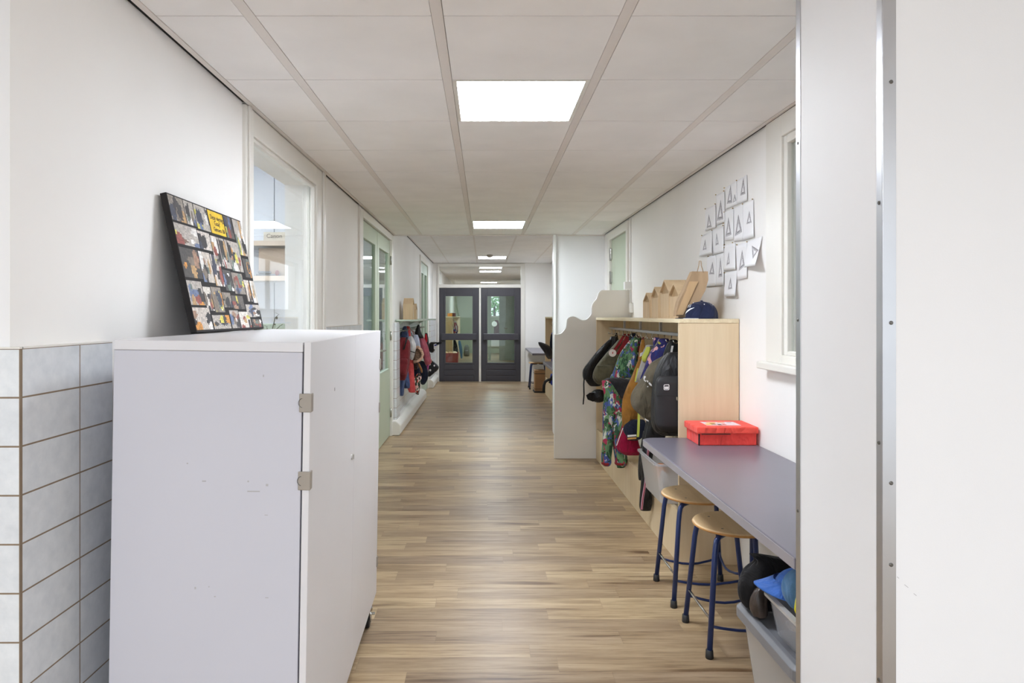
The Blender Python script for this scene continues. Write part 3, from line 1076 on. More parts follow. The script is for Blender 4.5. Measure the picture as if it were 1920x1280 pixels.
for (x, y) in ((-0.015, 0.08), (-0.002, LC - 0.16), (-DC + 0.06, 0.08), (-DC + 0.06, LC - 0.08)):
    zf = (rotm.inverted() @ (Vector((0, 0, 0)) - Vector((0, 0, loc.z)))).z
    wz = -(loc.z + (rotm @ Vector((x, y, 0))).z - loc.z)
    low = -(loc.z + (rotm @ Vector((x, y, 0))).z - loc.z) - loc.z
    cst = MB().tube([(x, y, 0), (x, y, -0.012)], 0.028, 14).build('castor', M['steel'], r, local=True)
    wr = 0.034
    fk = MB()
    for s_ in (-1, 1):
        fk.prism([(x + s_ * 0.016, y - 0.02, -0.012), (x + s_ * 0.016, y + 0.02, -0.012), (x + s_ * 0.016, y + 0.045, low + wr - 0.006), (x + s_ * 0.016, y + 0.025, low + wr - 0.008)], (s_ * 0.003, 0, 0))
    fk.build('fork', M['steel'], cst, local=True)
    wl = MB()
    wl.tube([(x - 0.012, y + 0.035, low + wr), (x + 0.012, y + 0.035, low + wr)], wr, 24)
    wl.build('wheel', M['black'], cst, local=True, bevel=0.004)
    MB().box(x + 0.014, x + 0.034, y + 0.03, y + 0.05, low + wr + 0.022, low + wr + 0.028).build('brake', M['steel'], cst, local=True, bevel=0.002)

# ------------------------------------------------------------------ photo canvas leaning on the wall
def ctop(x_world, y_world):
    """height of the cupboard top at a place"""
    nrm = rotm @ Vector((0, 0, 1))
    return corner.z - (nrm.x * (x_world - corner.x) + nrm.y * (y_world - corner.y)) / nrm.z


bx_, by0, by1 = -0.955, 2.315, 3.02
zbot = ctop(bx_, by0) + 0.006
tx, tz = -1.058, 1.802
upv = Vector((tx - bx_, 0, tz - zbot))
CH = upv.length
upv.normalize()
nrmv = Vector((upv.z, 0, -upv.x))
CWD = by1 - by0


def cv(u, v, d=0.0):          # u 0..1 left to right, v 0..1 top to bottom
    return Vector((bx_, by0 + u * CWD, zbot)) + upv * (CH * (1 - v)) + nrmv * d


r = thing('photo_canvas', (bx_, (by0 + by1) / 2, zbot), 'canvas print of many small photos leaning against the wall on the grey cupboard', 'canvas print')
MB().hexa([cv(0, 1, -0.022), cv(1, 1, -0.022), cv(1, 0, -0.022), cv(0, 0, -0.022)], [cv(0, 1), cv(1, 1), cv(1, 0), cv(0, 0)]).build('stretched_canvas', plain('black_canvas', (34, 31, 31), 0.8, 0, 0.05), r, bevel=0.002)
layout = [(0, .17, 0, .19), (.17, .29, .0, .19), (.29, .47, 0, .2), (.70, .83, 0, .2), (.84, 1, 0, .33),
          (0, .27, .2, .36), (.27, .43, .21, .36), (.43, .55, .22, .47), (.55, .67, .22, .48), (.67, .86, .22, .49), (.87, 1, .35, .53),
          (0, .22, .375, .60), (.22, .37, .375, .62), (.37, .5, .38, .64), (.5, .63, .49, .67), (.63, .81, .5, .69), (.81, .9, .55, .75), (.91, 1, .55, .76),
          (0, .18, .615, .80), (.18, .28, .65, .84), (.28, .42, .645, .85), (.42, .55, .68, .81), (.55, .74, .70, .82), (.75, 1, .77, .89),
          (0, .21, .81, .98), (.22, .46, .865, .98), (.47, .61, .825, .98), (.61, .79, .835, .98), (.8, .98, .90, .98)]
pal_bg = [(196, 186, 176), (176, 168, 160), (212, 205, 196), (140, 130, 120), (88, 82, 78), (204, 194, 186), (70, 66, 64)]
pal_fg = [(40, 38, 42), (52, 48, 50), (60, 56, 58), (56, 60, 78), (112, 88, 74), (160, 126, 104), (182, 146, 100), (230, 226, 222), (222, 218, 214), (204, 140, 60), (100, 114, 146), (140, 70, 62), (104, 118, 110), (44, 42, 44), (124, 112, 100), (206, 196, 90)]
rng = random.Random(11)
vs, fs, cols = [], [], []
for (u0, u1, v0, v1) in layout:
    nx, ny = 16, 14
    bg = rng.choice(pal_bg)
    blobs = []
    for k in range(rng.randint(6, 11)):
        blobs.append((rng.uniform(0, 1), rng.uniform(0.25, 1.05), rng.uniform(.07, .26), rng.uniform(.1, .4), rng.choice(pal_fg)))
    for i in range(nx):
        for j in range(ny):
            x, y = (i + .5) / nx, (j + .5) / ny
            c = bg
            for (bx0, byy, rx, ry, bc) in blobs:
                if ((x - bx0) / rx) ** 2 + ((y - byy) / ry) ** 2 < 1 + rng.uniform(-.25, .25):
                    c = bc
            k = rng.uniform(0.86, 1.1)
            c = tuple(min(255, q * k) for q in c)
            m_ = 0.004
            ua, ub = u0 + m_ + (u1 - u0 - 2 * m_) * i / nx, u0 + m_ + (u1 - u0 - 2 * m_) * (i + 1) / nx
            va, vb = v0 + m_ + .008 + (v1 - v0 - 2 * m_) * j / ny, v0 + m_ + .008 + (v1 - v0 - 2 * m_) * (j + 1) / ny
            bb = len(vs)
            vs += [cv(ua, vb, .0006), cv(ub, vb, .0006), cv(ub, va, .0006), cv(ua, va, .0006)]
            fs.append((bb, bb + 1, bb + 2, bb + 3))
            cols.append((*lin(c), 1))
pm = MB()
pm.add(vs, fs)
t = NT('photo_print')
ca = t.new('ShaderNodeVertexColor', layer_name='print')
t.link(ca.outputs[0], t.b.inputs['Base Color'])
t.b.inputs['Roughness'].default_value = 0.5
po = pm.build('photo_collage', t.m, r)
at_ = po.data.color_attributes.new('print', 'FLOAT_COLOR', 'CORNER')
fl = []
for c in cols:
    fl += list(c) * 4
at_.data.foreach_set('color', fl)
M['yellow_note'] = plain('yellow_note', (222, 184, 44), 0.6, 0, 0.12, 14)
yn = MB().hexa([cv(.478, .205, .0003), cv(.69, .205, .0003), cv(.69, .015, .0003), cv(.478, .015, .0003)], [cv(.478, .205, .0008), cv(.69, .205, .0008), cv(.69, .015, .0008), cv(.478, .015, .0008)]).build('yellow_note', M['yellow_note'], r, label='yellow square with handwriting')
text('Deze viering', .026, cv(.497, .085, .0012), (0, 1, 0), upv, M['ink'], yn)
text('Gaaj?', .028, cv(.54, .132, .0012), (0, 1, 0), upv, M['ink'], yn)
text('Geroera Bil', .024, cv(.515, .182, .0012), (0, 1, 0), upv, M['ink'], yn)

# ------------------------------------------------------------------ coat lockers on the right
XF = 1.087
ZT = 1.3735


def coat_locker(y0, y1, label, hooks):
    r = thing('coat_locker', ((XF + XR) / 2, (y0 + y1) / 2, 0), label, 'coat locker', 'birch coat lockers along the right wall')
    x1 = XR - 0.004
    for ya, nm in ((y0, 0), (y1 - 0.022, 1)):
        MB().box(XF, x1, ya, ya + 0.022, 0, ZT - 0.0235).build('side_panel', M['birch'], r, bevel=0.0015)
    MB().box(XF - 0.002, x1, y0 - 0.003, y1 + 0.003, ZT - 0.023, ZT).build('top', M['birchedge'], r, bevel=0.002)
    MB().box(x1 - 0.012, x1, y0 + 0.022, y1 - 0.022, 0.3, ZT - 0.024).build('back_panel', M['birchd'], r)
    MB().box(XF, XF + 0.02, y0 + 0.022, y1 - 0.022, 0.0, 0.295).build('base_board', M['birch'], r, bevel=0.0015)
    MB().box(XF + 0.02, x1 - 0.013, y0 + 0.022, y1 - 0.022, 0.12, 0.14).build('shoe_shelf', M['birchd'], r)
    MB().box(1.205, 1.235, y0 + 0.024, y1 - 0.024, 1.262, 1.284).build('coat_rail', M['alu'], r, bevel=0.004)
    y = y0 + 0.3
    while y < y1 - 0.2:
        MB().box(1.212, 1.228, y, y + 0.02, 1.284, ZT - 0.0235).build('rail_bracket', M['alu'], r)
        y += 0.62
    for k in range(hooks):
        yy = y0 + 0.12 + (y1 - y0 - 0.24) * k / (hooks - 1)
        MB().tube([(1.22, yy, 1.262), (1.22, yy, 1.235), (1.205, yy, 1.218), (1.188, yy, 1.222), (1.182, yy, 1.236)], 0.0035, 7).build('hook', M['steel'], r, smooth=True)
    return r


coat_locker(3.888, 6.77, 'open birch coat locker full of coats and bags beside the near grey desk', 16)
coat_locker(10.3, 12.42, 'far birch coat locker beyond the wavy screen, mostly hidden', 8)

# wavy screen at the end of the near locker
pts = [(1040, 628), (1051, 626.5), (1058, 620), (1062, 613), (1064, 600), (1067, 596), (1072, 594), (1078, 594), (1084, 597), (1090, 600), (1096, 600.8), (1102, 598), (1107, 593), (1110, 587), (1110.3, 575), (1113, 568),
       (1119, 561), (1121.5, 554), (1124, 548), (1129, 544)]
poly = []
for i in range(len(pts) * 4 - 3):
    tt = i / 4
    px = cat_rom([p[0] for p in pts], tt)
    py = cat_rom([p[1] for p in pts], tt)
    q = at(px, py, 6.795)
    poly.append((q.x, 6.795, q.z))
poly = [(poly[0][0], 6.795, 0.0)] + poly + [(XR - 0.004, 6.795, poly[-1][2]), (XR - 0.004, 6.795, 0.0)]
r = thing('wavy_screen', (1.06, 6.81, 0), 'cream screen with a wavy top edge at the far end of the coat locker', 'screen panel')
MB().prism(poly, (0, 0.03, 0)).build('panel', M['bone'], r)
# white edging along the wavy edge
edge = poly[1:-2]
eb = MB()
rings = []
for i, p in enumerate(edge):
    a = Vector(edge[max(i - 1, 0)]); c = Vector(edge[min(i + 1, len(edge) - 1)])
    d = (c - a).normalized()
    n_ = Vector((-d.z, 0, d.x)) * 0.005
    p = Vector(p)
    rings.append([p + Vector((0, -0.002, 0)) - n_ * 0.6, p + Vector((0, -0.002, 0)) + n_, p + Vector((0, 0.032, 0)) + n_, p + Vector((0, 0.032, 0)) - n_ * 0.6])
eb.rings(rings)
eb.build('edging', M['post'], r, smooth=False)
MB().box(poly[0][0] - 0.004, poly[0][0], 6.793, 6.827, 0, poly[1][2]).build('edging', M['post'], r)

# white junction boxes and cable on the door frame beyond the screen
r = thing('junction_box', (1.4, 6.83, 1.62), 'white cable box on the right wall above the wavy screen', 'junction box')
q0, q1 = at(1170, 543, 6.77), at(1184, 528, 6.77)
MB().box(q0.x, q1.x, 6.74, 6.80, q0.z, q1.z).build('cover', M['post'], r, bevel=0.006)
MB().tube([(XR - 0.008, 6.76, 1.38), (XR - 0.008, 6.76, ZC - 0.01)], 0.007).build('cable', M['post'], r)
q0, q1 = at(1180.5, 586, 6.7), at(1187, 568, 6.7)
MB().box(XR - 0.03, XR, 6.66, 6.72, q0.z, q1.z).build('wall_socket', M['post'], bevel=0.005, label='white socket on the right wall just above the far end of the locker', cat='socket')

# ------------------------------------------------------------------ toy houses, bag, cap on the locker
def toy_house(x, y, z, w, d, e, a, yaw, label, group):
    r = thing('toy_house', (x, y, z), label, 'toy house', group, rot=(0, 0, yaw))
    t_ = 0.007
    hw = w / 2
    b = MB()          # front towards -x; shell: floor, sides and roof slopes
    out = [(-hw, 0), (hw, 0), (hw, e), (0, a), (-hw, e)]
    k = t_ * 1.25
    inn = [(-hw + t_, t_), (hw - t_, t_), (hw - t_, e - t_ * .4), (0, a - k), (-hw + t_, e - t_ * .4)]
    ra = [[(-d / 2, u, v) for u, v in out], [(d / 2, u, v) for u, v in out]]
    n = 5
    vs = [(-d / 2, u, v) for u, v in out] + [(d / 2, u, v) for u, v in out] + [(-d / 2, u, v) for u, v in inn] + [(d / 2, u, v) for u, v in inn]
    fs = []
    for j in range(n):
        q = (j + 1) % n
        fs += [(j, q, 5 + q, 5 + j), (10 + j, 15 + j, 15 + q, 10 + q), (j, 10 + j, 10 + q, q), (5 + j, 5 + q, 15 + q, 15 + j)]
    b.add(vs, fs)
    b.build('shell', M['house'], r, local=True)
    MB().box(-d / 2 + 0.004, -d / 2 + 0.010, -hw + t_, hw - t_, t_, e - 0.012).build('front_panel', M['house'], r, local=True)
    MB().box(d / 2 - 0.012, d / 2 - 0.004, -hw + t_, hw - t_, t_, e).build('back_panel', M['house'], r, local=True)
    MB().prism([(-d / 2 + 0.016, -hw + t_ + .001, e - 0.012), (-d / 2 + 0.016, hw - t_ - .001, e - 0.012), (-d / 2 + 0.016, hw - t_ - .001, e - .006), (-d / 2 + 0.016, 0, a - k - .003), (-d / 2 + 0.016, -hw + t_ + .001, e - .006)], (0.005, 0, 0)).build('gable_panel', M['housed'], r, local=True)
    return r


HG = 'toy houses in a row on the near locker'
zt = ZT + 0.0006
toy_house(1.215, 4.95, zt, 0.19, 0.13, 0.125, 0.180, 0, 'smallest pale wooden toy house at the far end of the row on the locker', HG)
toy_house(1.215, 4.71, zt, 0.20, 0.13, 0.150, 0.212, 0, 'second wooden toy house from the far end, just lower than the tallest', HG)
toy_house(1.22, 4.46, zt, 0.23, 0.14, 0.17, 0.246, 0, 'tallest wooden toy house in the row on the locker', HG)
toy_house(1.205, 4.22, zt, 0.22, 0.12, 0.145, 0.214, 0, 'wooden toy house at the near end of the row, against the paper bag', HG)

# paper bag leaning to the wall
r = thing('paper_bag', (1.2, 4.0, zt), 'brown paper carrier bag leaning to the wall on the near locker', 'paper bag')
Yb = 4.06


def bagring(pl, pr, py, hy, tw=0.0):
    a, c = at(pl, py, Yb), at(pr, py, Yb)
    z = max(a.z, zt)
    m_ = (a.x + c.x) / 2
    return [Vector((a.x, Yb - hy, z)), Vector((m_, Yb - hy * 0.72, z)), Vector((c.x, Yb - hy, z)), Vector((c.x, Yb + hy, z)), Vector((m_, Yb + hy * 0.8, z)), Vector((a.x, Yb + hy, z))]


b = MB()
b.rings([bagring(1265, 1289, 593, .03), bagring(1266, 1296, 582, .032), bagring(1270, 1308, 565, .034), bagring(1280, 1319, 545, .034), bagring(1289, 1325, 525, .03), bagring(1296, 1325, 509, .025)], cap=True)
b.build('bag_body', M['kraft'], r)
MB().prism([bagring(1265, 1289, 590, .032)[0], bagring(1265, 1278, 590, .032)[2], bagring(1290, 1306, 528, .032)[2], bagring(1290, 1306, 528, .032)[0]], (0, .004, 0)).build('folded_flap', M['kraftl'], r)
for hy in (-.02, .02):
    p0 = at(1307, 511, Yb + hy); p1 = at(1312.5, 489, Yb + hy); p2 = at(1319, 511, Yb + hy)
    MB().tube([p0, p0.lerp(p1, .6), p1 + Vector((-.004, 0, 0)), p1 + Vector((.006, 0, 0)), p2.lerp(p1, .6), p2], 0.0025, 7).build('handle', M['kraft'], r, smooth=True)

# navy cap
M['navy'] = fabric('navy_cap_cloth', (36, 42, 68), 0.12)
M['whitestitch'] = plain('white_stitching', (238, 238, 240), 0.6)
cc = at(1315.5, 594, 3.965)
cc.z = zt
r = thing('baseball_cap', cc, 'navy blue baseball cap with white emblem on the near locker', 'cap')
CRX, CRY, CRZ = 0.092, 0.066, 0.1
prof = []
for k in range(13):
    z = k / 12
    prof.append((max(0.001, (1 - z ** 2.6) ** 0.5), z))
b = MB()
b.rings([[(cc.x + CRX * q * math.cos(2 * math.pi * j / 36) * (1 + .008 * math.cos(6 * 2 * math.pi * j / 36)), cc.y + CRY * q * math.sin(2 * math.pi * j / 36) * (1 + .008 * math.cos(6 * 2 * math.pi * j / 36)), cc.z + CRZ * z) for j in range(36)] for q, z in prof])
b.build('crown', M['navy'], r, smooth=True)
b = MB()
outer = [(cc.x - CRX * math.cos(a) * 1.0 - .05 * math.cos(a) ** 2, cc.y + 0.03 + CRY * 1.35 * math.sin(a)) for a in [math.radians(-8 + 6 * k) for k in range(17)]]
inn = [(cc.x - CRX * .9 * math.cos(a), cc.y + CRY * .9 * math.sin(a)) for a in [math.radians(-8 + 6 * k) for k in range(17)]]
for i in range(16):
    b.hexa([(*inn[i], cc.z + .003), (*outer[i], cc.z + .001), (*outer[i + 1], cc.z + .001), (*inn[i + 1], cc.z + .003)],
           [(*inn[i], cc.z + .007), (*outer[i], cc.z + .004), (*outer[i + 1], cc.z + .004), (*inn[i + 1], cc.z + .007)])
b.build('brim', M['navy'], r)
MB().ball((cc.x, cc.y, cc.z + CRZ), (.008, .008, .004), 8).build('button', M['navy'], r, smooth=True)


def on_dome(px, py, lift=.0012):
    """place on the cap's crown seen at this point of the photograph"""
    o = Vector((0, 0, H)); d = at(px, py, 1.0) - o
    y = cc.y - CRY * 1.2
    for k in range(400):
        p = o + d * y
        zz = max(0, (p.z - cc.z) / CRZ)
        if zz >= 1: y += .0005; continue
        q = (1 - zz ** 2.6) ** .5
        if ((p.x - cc.x) / (CRX * q + 1e-6)) ** 2 + ((p.y - cc.y) / (CRY * q + 1e-6)) ** 2 <= 1:
            nn = Vector(((p.x - cc.x) / CRX ** 2, (p.y - cc.y) / CRY ** 2, .4 * (p.z - cc.z) / CRZ ** 2)).normalized()
            return p + nn * lift
        y += .0005
    return o + d * (cc.y - CRY * .3)


def dome_patch(poly, nm):
    top = [on_dome(*p) for p in poly]
    cen = on_dome(sum(p[0] for p in poly) / len(poly), sum(p[1] for p in poly) / len(poly), .0016)
    bb = MB()
    n = len(top)
    bb.add(top + [cen], [(i, (i + 1) % n, n) for i in range(n)])
    return bb.build(nm, M['whitestitch'], r)


sw = MB()       # the curved tick
up_ = [(1285.6, 587.5), (1287, 584.5), (1289, 582), (1291.5, 579.8), (1295, 578), (1299, 577), (1302, 576.4)]
dn_ = [(1285.2, 589.0), (1286.6, 587.2), (1288.6, 585.2), (1291.5, 582.8), (1295, 580.3), (1299, 578.2), (1302, 576.8)]
vs = []
for a_, c_ in zip(up_, dn_):
    vs += [on_dome(*a_), on_dome(*c_)]
sw.add(vs, [(2 * i, 2 * i + 2, 2 * i + 3, 2 * i + 1) for i in range(len(up_) - 1)])
sw.build('emblem', M['whitestitch'], r)
for x in (1290.2, 1291.9, 1293.6, 1295.2):
    pass
dome_patch([(1289, 577.2), (1290.8, 571.5), (1292, 571.3), (1290.4, 577)], 'emblem')
dome_patch([(1291, 576.8), (1292.6, 571), (1293.8, 570.8), (1292.4, 576.4)], 'emblem')
dome_patch([(1293, 576.2), (1294.4, 570.8), (1296.8, 570.6), (1296.4, 572), (1295.4, 572), (1294.6, 575.8)], 'emblem')
for (x, y) in ((1300.3, 567.6), (1320.4, 570.3), (1336.5, 571.3)):
    dome_patch([(x + 1.1 * math.cos(k), y + 1.1 * math.sin(k)) for k in [math.pi / 4 * i for i in range(8)]], 'eyelet')
MB().box(1.135, 1.2, 3.9, 4.06, zt - 0.0004, zt + 0.0022).build('paper_sheet', M['paper'], label='thin white sheet lying beside the navy cap at the locker edge', cat='paper')

# ------------------------------------------------------------------ pencil drawings pinned to the right wall
def zz(x, y):
    return (1290 + x / 5.333, 320 + y / 5.333)


XPAP = XR - 0.0035


def wall_pt(q, lift=0.0):
    return onx(*zz(*q), XPAP) - Vector((lift, 0, 0))


papers = [
    # corners TL TR BR BL, triangle apex / left foot / right foot, pins, label
    [(374, 170), (489, 97), (490, 336), (372, 388), [((426, 140), (390, 332), (440, 322)), ((466, 232), (448, 322), (484, 296))], [(367, 172)], 'drawing with one tall and one small grey triangle in the top row', 0],
    [(490, 97), (590, 40), (590, 295), (491, 335), [((553, 68), (524, 250), (572, 232))], [(490, 97)], 'drawing of a tall dark triangle at the upper right corner of the group', 0],
    [(283, 242), (365, 205), (368, 512), (284, 546), [((327, 288), (290, 502), (352, 488))], [(282, 240), (362, 202)], 'drawing of a hatched tall triangle, left one in the top row', 0],
    [(173, 385), (276, 335), (277, 566), (172, 602), [((208, 434), (188, 574), (236, 562))], [(176, 381), (276, 332)], 'drawing of a small dark triangle at the left end of the second row', 0],
    [(367, 413), (455, 378), (456, 684), (366, 700), [((404, 460), (376, 664), (433, 640))], [(367, 413), (357, 524)], 'drawing of a grey shaded triangle in the second row, left of the dark outlined one', 0],
    [(455, 378), (550, 333), (551, 694), (457, 708), [((503, 435), (470, 656), (540, 612))], [(452, 376)], 'drawing of a large dark outlined triangle in the middle of the group', 0],
    [(550, 333), (656, 287), (656, 662), (551, 697), [((613, 400), (585, 535), (635, 520))], [(550, 332), (650, 285)], 'drawing of a small open triangle high on the sheet, right end of the second row', 0],
    [(137, 650), (245, 598), (237, 826), (110, 858), [((172, 684), (148, 795), (184, 786))], [(142, 647)], 'drawing of a faint pale triangle at the far left of the third row', .02],
    [(246, 598), (357, 548), (357, 812), (246, 846), [((286, 620), (275, 748), (306, 736))], [(242, 595), (282, 555), (355, 548)], 'drawing of a small narrow triangle in the third row beside the faint one', 0],
    [(357, 745), (474, 722), (475, 986), (357, 1000), [((408, 806), (385, 948), (416, 928))], [(367, 740), (367, 768)], 'drawing of a slim dark triangle in the third row below the outlined one', 0],
    [(476, 742), (592, 712), (589, 1072), (493, 1092), [((541, 788), (508, 1004), (566, 950))], [(450, 718), (495, 740)], 'drawing of a tall open triangle partly covered by the curling sheet', 0],
    [(597, 712), (746, 652), (672, 946), (562, 968), [((638, 748), (648, 880), (707, 792))], [(595, 710)], 'curling sheet with a sideways triangle at the right end of the third row', .05],
    [(192, 862), (281, 832), (280, 1150), (180, 1164), [((246, 908), (212, 1036), (262, 1036))], [(205, 855), (282, 832)], 'drawing of a squat hatched triangle at the lower left, behind the paper bag', 0],
    [(282, 832), (359, 812), (357, 1146), (281, 1152), [((324, 862), (304, 1066), (342, 1058))], [(357, 811)], 'drawing of a thin tall triangle in the bottom row next to the hatched one', 0],
    [(367, 1022), (494, 996), (470, 1248), (362, 1258), [((426, 1064), (400, 1188), (440, 1180))], [(367, 1020)], 'lowest sheet of the group, with one pale triangle', .02],
]
for idx, (TL, TR, BR, BL, tris, pins, label, curl) in enumerate(papers):
    base = 0.0006 * (idx % 5)

    def sp(u, v, lift=0.0):
        q = [(1 - u) * (1 - v) * TL[k] + u * (1 - v) * TR[k] + u * v * BR[k] + (1 - u) * v * BL[k] for k in (0, 1)]
        return onx(*zz(*q), XPAP - (base + 0.006 * v * v + curl * v * v * (.3 + .7 * u) + lift))
    n = 8
    b = MB()
    vs = [sp(i / n, j / n) for j in range(n + 1) for i in range(n + 1)] + [sp(i / n, j / n, -.0005) for j in range(n + 1) for i in range(n + 1)]
    N = (n + 1) ** 2
    fs = []
    for j in range(n):
        for i in range(n):
            q = j * (n + 1) + i
            fs += [(q, q + 1, q + n + 2, q + n + 1), (N + q, N + q + n + 1, N + q + n + 2, N + q + 1)]
    for i in range(n):
        fs += [(i, N + i, N + i + 1, i + 1), (n * (n + 1) + i, n * (n + 1) + i + 1, N + n * (n + 1) + i + 1, N + n * (n + 1) + i),
               (i * (n + 1), (i + 1) * (n + 1), N + (i + 1) * (n + 1), N + i * (n + 1)), (i * (n + 1) + n, N + i * (n + 1) + n, N + (i + 1) * (n + 1) + n, (i + 1) * (n + 1) + n)]
    b.add(vs, fs)
    po = b.build('pencil_drawing', M['paper'], smooth=True, label=label, cat='drawing', group='pencil drawings pinned on the right wall')

    def to_uv(q):
        # invert the bilinear sheet in picture coordinates
        u = v = .5
        for _ in range(12):
            f = [(1 - u) * (1 - v) * TL[k] + u * (1 - v) * TR[k] + u * v * BR[k] + (1 - u) * v * BL[k] - q[k] for k in (0, 1)]
            du = [(1 - v) * (TR[k] - TL[k]) + v * (BR[k] - BL[k]) for k in (0, 1)]
            dv = [(1 - u) * (BL[k] - TL[k]) + u * (BR[k] - TR[k]) for k in (0, 1)]
            det = du[0] * dv[1] - du[1] * dv[0]
            u -= (f[0] * dv[1] - f[1] * dv[0]) / det
            v -= (du[0] * f[1] - du[1] * f[0]) / det
        return u, v
    db = MB()
    for tri in tris:
        cx_, cy_ = sum(p[0] for p in tri) / 3, sum(p[1] for p in tri) / 3
        inn = [(cx_ + .38 * (p[0] - cx_), cy_ + .38 * (p[1] - cy_) + 8) for p in tri]
        mid = [(cx_ + .70 * (p[0] - cx_), cy_ + .70 * (p[1] - cy_) + 4) for p in tri]
        for k in range(3):
            q = (k + 1) % 3
            for (A, B, mi_) in ((tri, mid, k % 2), (mid, inn, (k + 1) % 2)):
                db.cur = mi_
                quad = [A[k], A[q], B[q], B[k]]
                db.add([sp(*to_uv(p), .0004) for p in quad], [(0, 1, 2, 3)])
    db.build('triangle_sketch', [M['graphite'], M['graphite2']], po)
    for p in pins:
        w = onx(*zz(*p), XPAP)
        pb_ = MB()
        nn = 10
        pb_.rings([[(w.x - dx, w.y + rr * math.cos(2 * math.pi * j / nn), w.z + rr * math.sin(2 * math.pi * j / nn)) for j in range(nn)] for dx, rr in ((-.002, .001), (.003, .003), (.005, .0036), (.0062, .002))])
        pb_.build('drawing_pin', M['brass'], po, smooth=True)

# ------------------------------------------------------------------ desk, red box, stools
def desk(y0, y1, label):
    r = thing('corridor_desk', (1.15, (y0 + y1) / 2, 0), label, 'desk', 'grey desks along the right wall')
    xa, x1 = 0.862, XR - 0.003
    t_ = 0.036
    rad = 0.07
    poly = [(x1, y0), (x1, y1)]
    for k in range(9):
        a = math.radians(90 + 90 * k / 8)
        poly.append((xa + rad + rad * math.cos(a), y1 - rad + rad * math.sin(a)))
    poly.append((xa, y0))
    MB().prism([(x, y, 0.72 - t_) for x, y in poly], (0, 0, t_)).build('desk_top', M['desk'], r, bevel=0.004)
    eb = MB()
    pe = [(xa - 0.0015, y0 + 0.004)] + [(x - 0.0015, y) for x, y in reversed(poly[2:-1])]
    eb.band([Vector((x, y, 0.72 - 0.018)) for x, y in pe], 0.03, 0.003, (0, 0, 1))
    eb.build('edging', M['deskedge'], r)
    for y in (y0 + 0.58, y1 - 0.45):
        lg = MB()
        lg.tube([(1.31, y, 0.683), (1.31, y, 0.01)], 0.02, 14)
        lg.build('leg', M['blue'], r, smooth=True)
        MB().prism([(1.29, y + .012, 0.683), (1.42, y + .012, 0.683), (1.42, y + .012, .60)], (0, .006, 0)).build('bracket', M['black'], r)
    return r


desk(1.93, 3.835, 'long grey desk top along the right wall in the foreground, red box on it')
desk(8.36, 10.26, 'grey desk just beyond the wavy screen, in front of the far locker')
desk(12.46, 14.66, 'farthest grey desk, in the corner beside the dark double doors')

r = thing('fabric_box', (1.258, 3.71, 0.7205), 'red cloth-covered storage box with a lid on the near grey desk', 'box')
bx0, bx1, byy0, byy1 = 1.108, 1.408, 3.60, 3.815
MB().box(bx0, bx1, byy0, byy1, 0.7205, 0.800).build('box_body', M['red'], r, bevel=0.004)
b = MB()
n = 10
lid_t = 0.817
b.box(bx0 - 0.012, bx1 + 0.006, byy0 - 0.012, byy1 + 0.008, 0.782, lid_t)
b.build('lid', M['redtop'], r, bevel=0.006, seg=3)
MB().box(bx0 - .001, bx0 + .006, byy0 - .0012, byy0 + .002, .7206, .78).build('corner_seam', M['black'], r)
MB().box(bx0 + .012, bx0 + .16, byy0 - .0135, byy0 - .004, .7795, .7825).build('lid_gap', M['black'], r)
b = MB()
b.box(1.165, 1.345, 3.645, 3.765, lid_t, lid_t + .0006)
lb = b.build('label_sticker', plain('label_white', (226, 212, 222), .6), r)
for (x0, x1_, y0, y1_, col) in ((1.17, 1.20, 3.66, 3.70, (230, 190, 90)), (1.20, 1.225, 3.67, 3.715, (150, 120, 80)), (1.23, 1.25, 3.655, 3.69, (90, 80, 60)), (1.255, 1.275, 3.66, 3.70, (205, 120, 110)), (1.19, 1.24, 3.72, 3.75, (240, 170, 70)), (1.25, 1.29, 3.73, 3.755, (236, 150, 80))):
    MB().box(x0, x1_, y0, y1_, lid_t + .0006, lid_t + .0009).build('printed_picture', plain('print', col, .6), lb)
MB().box(1.30, 1.325, 3.735, 3.742, lid_t + .0006, lid_t + .0009).build('printed_line', M['ink'], lb)


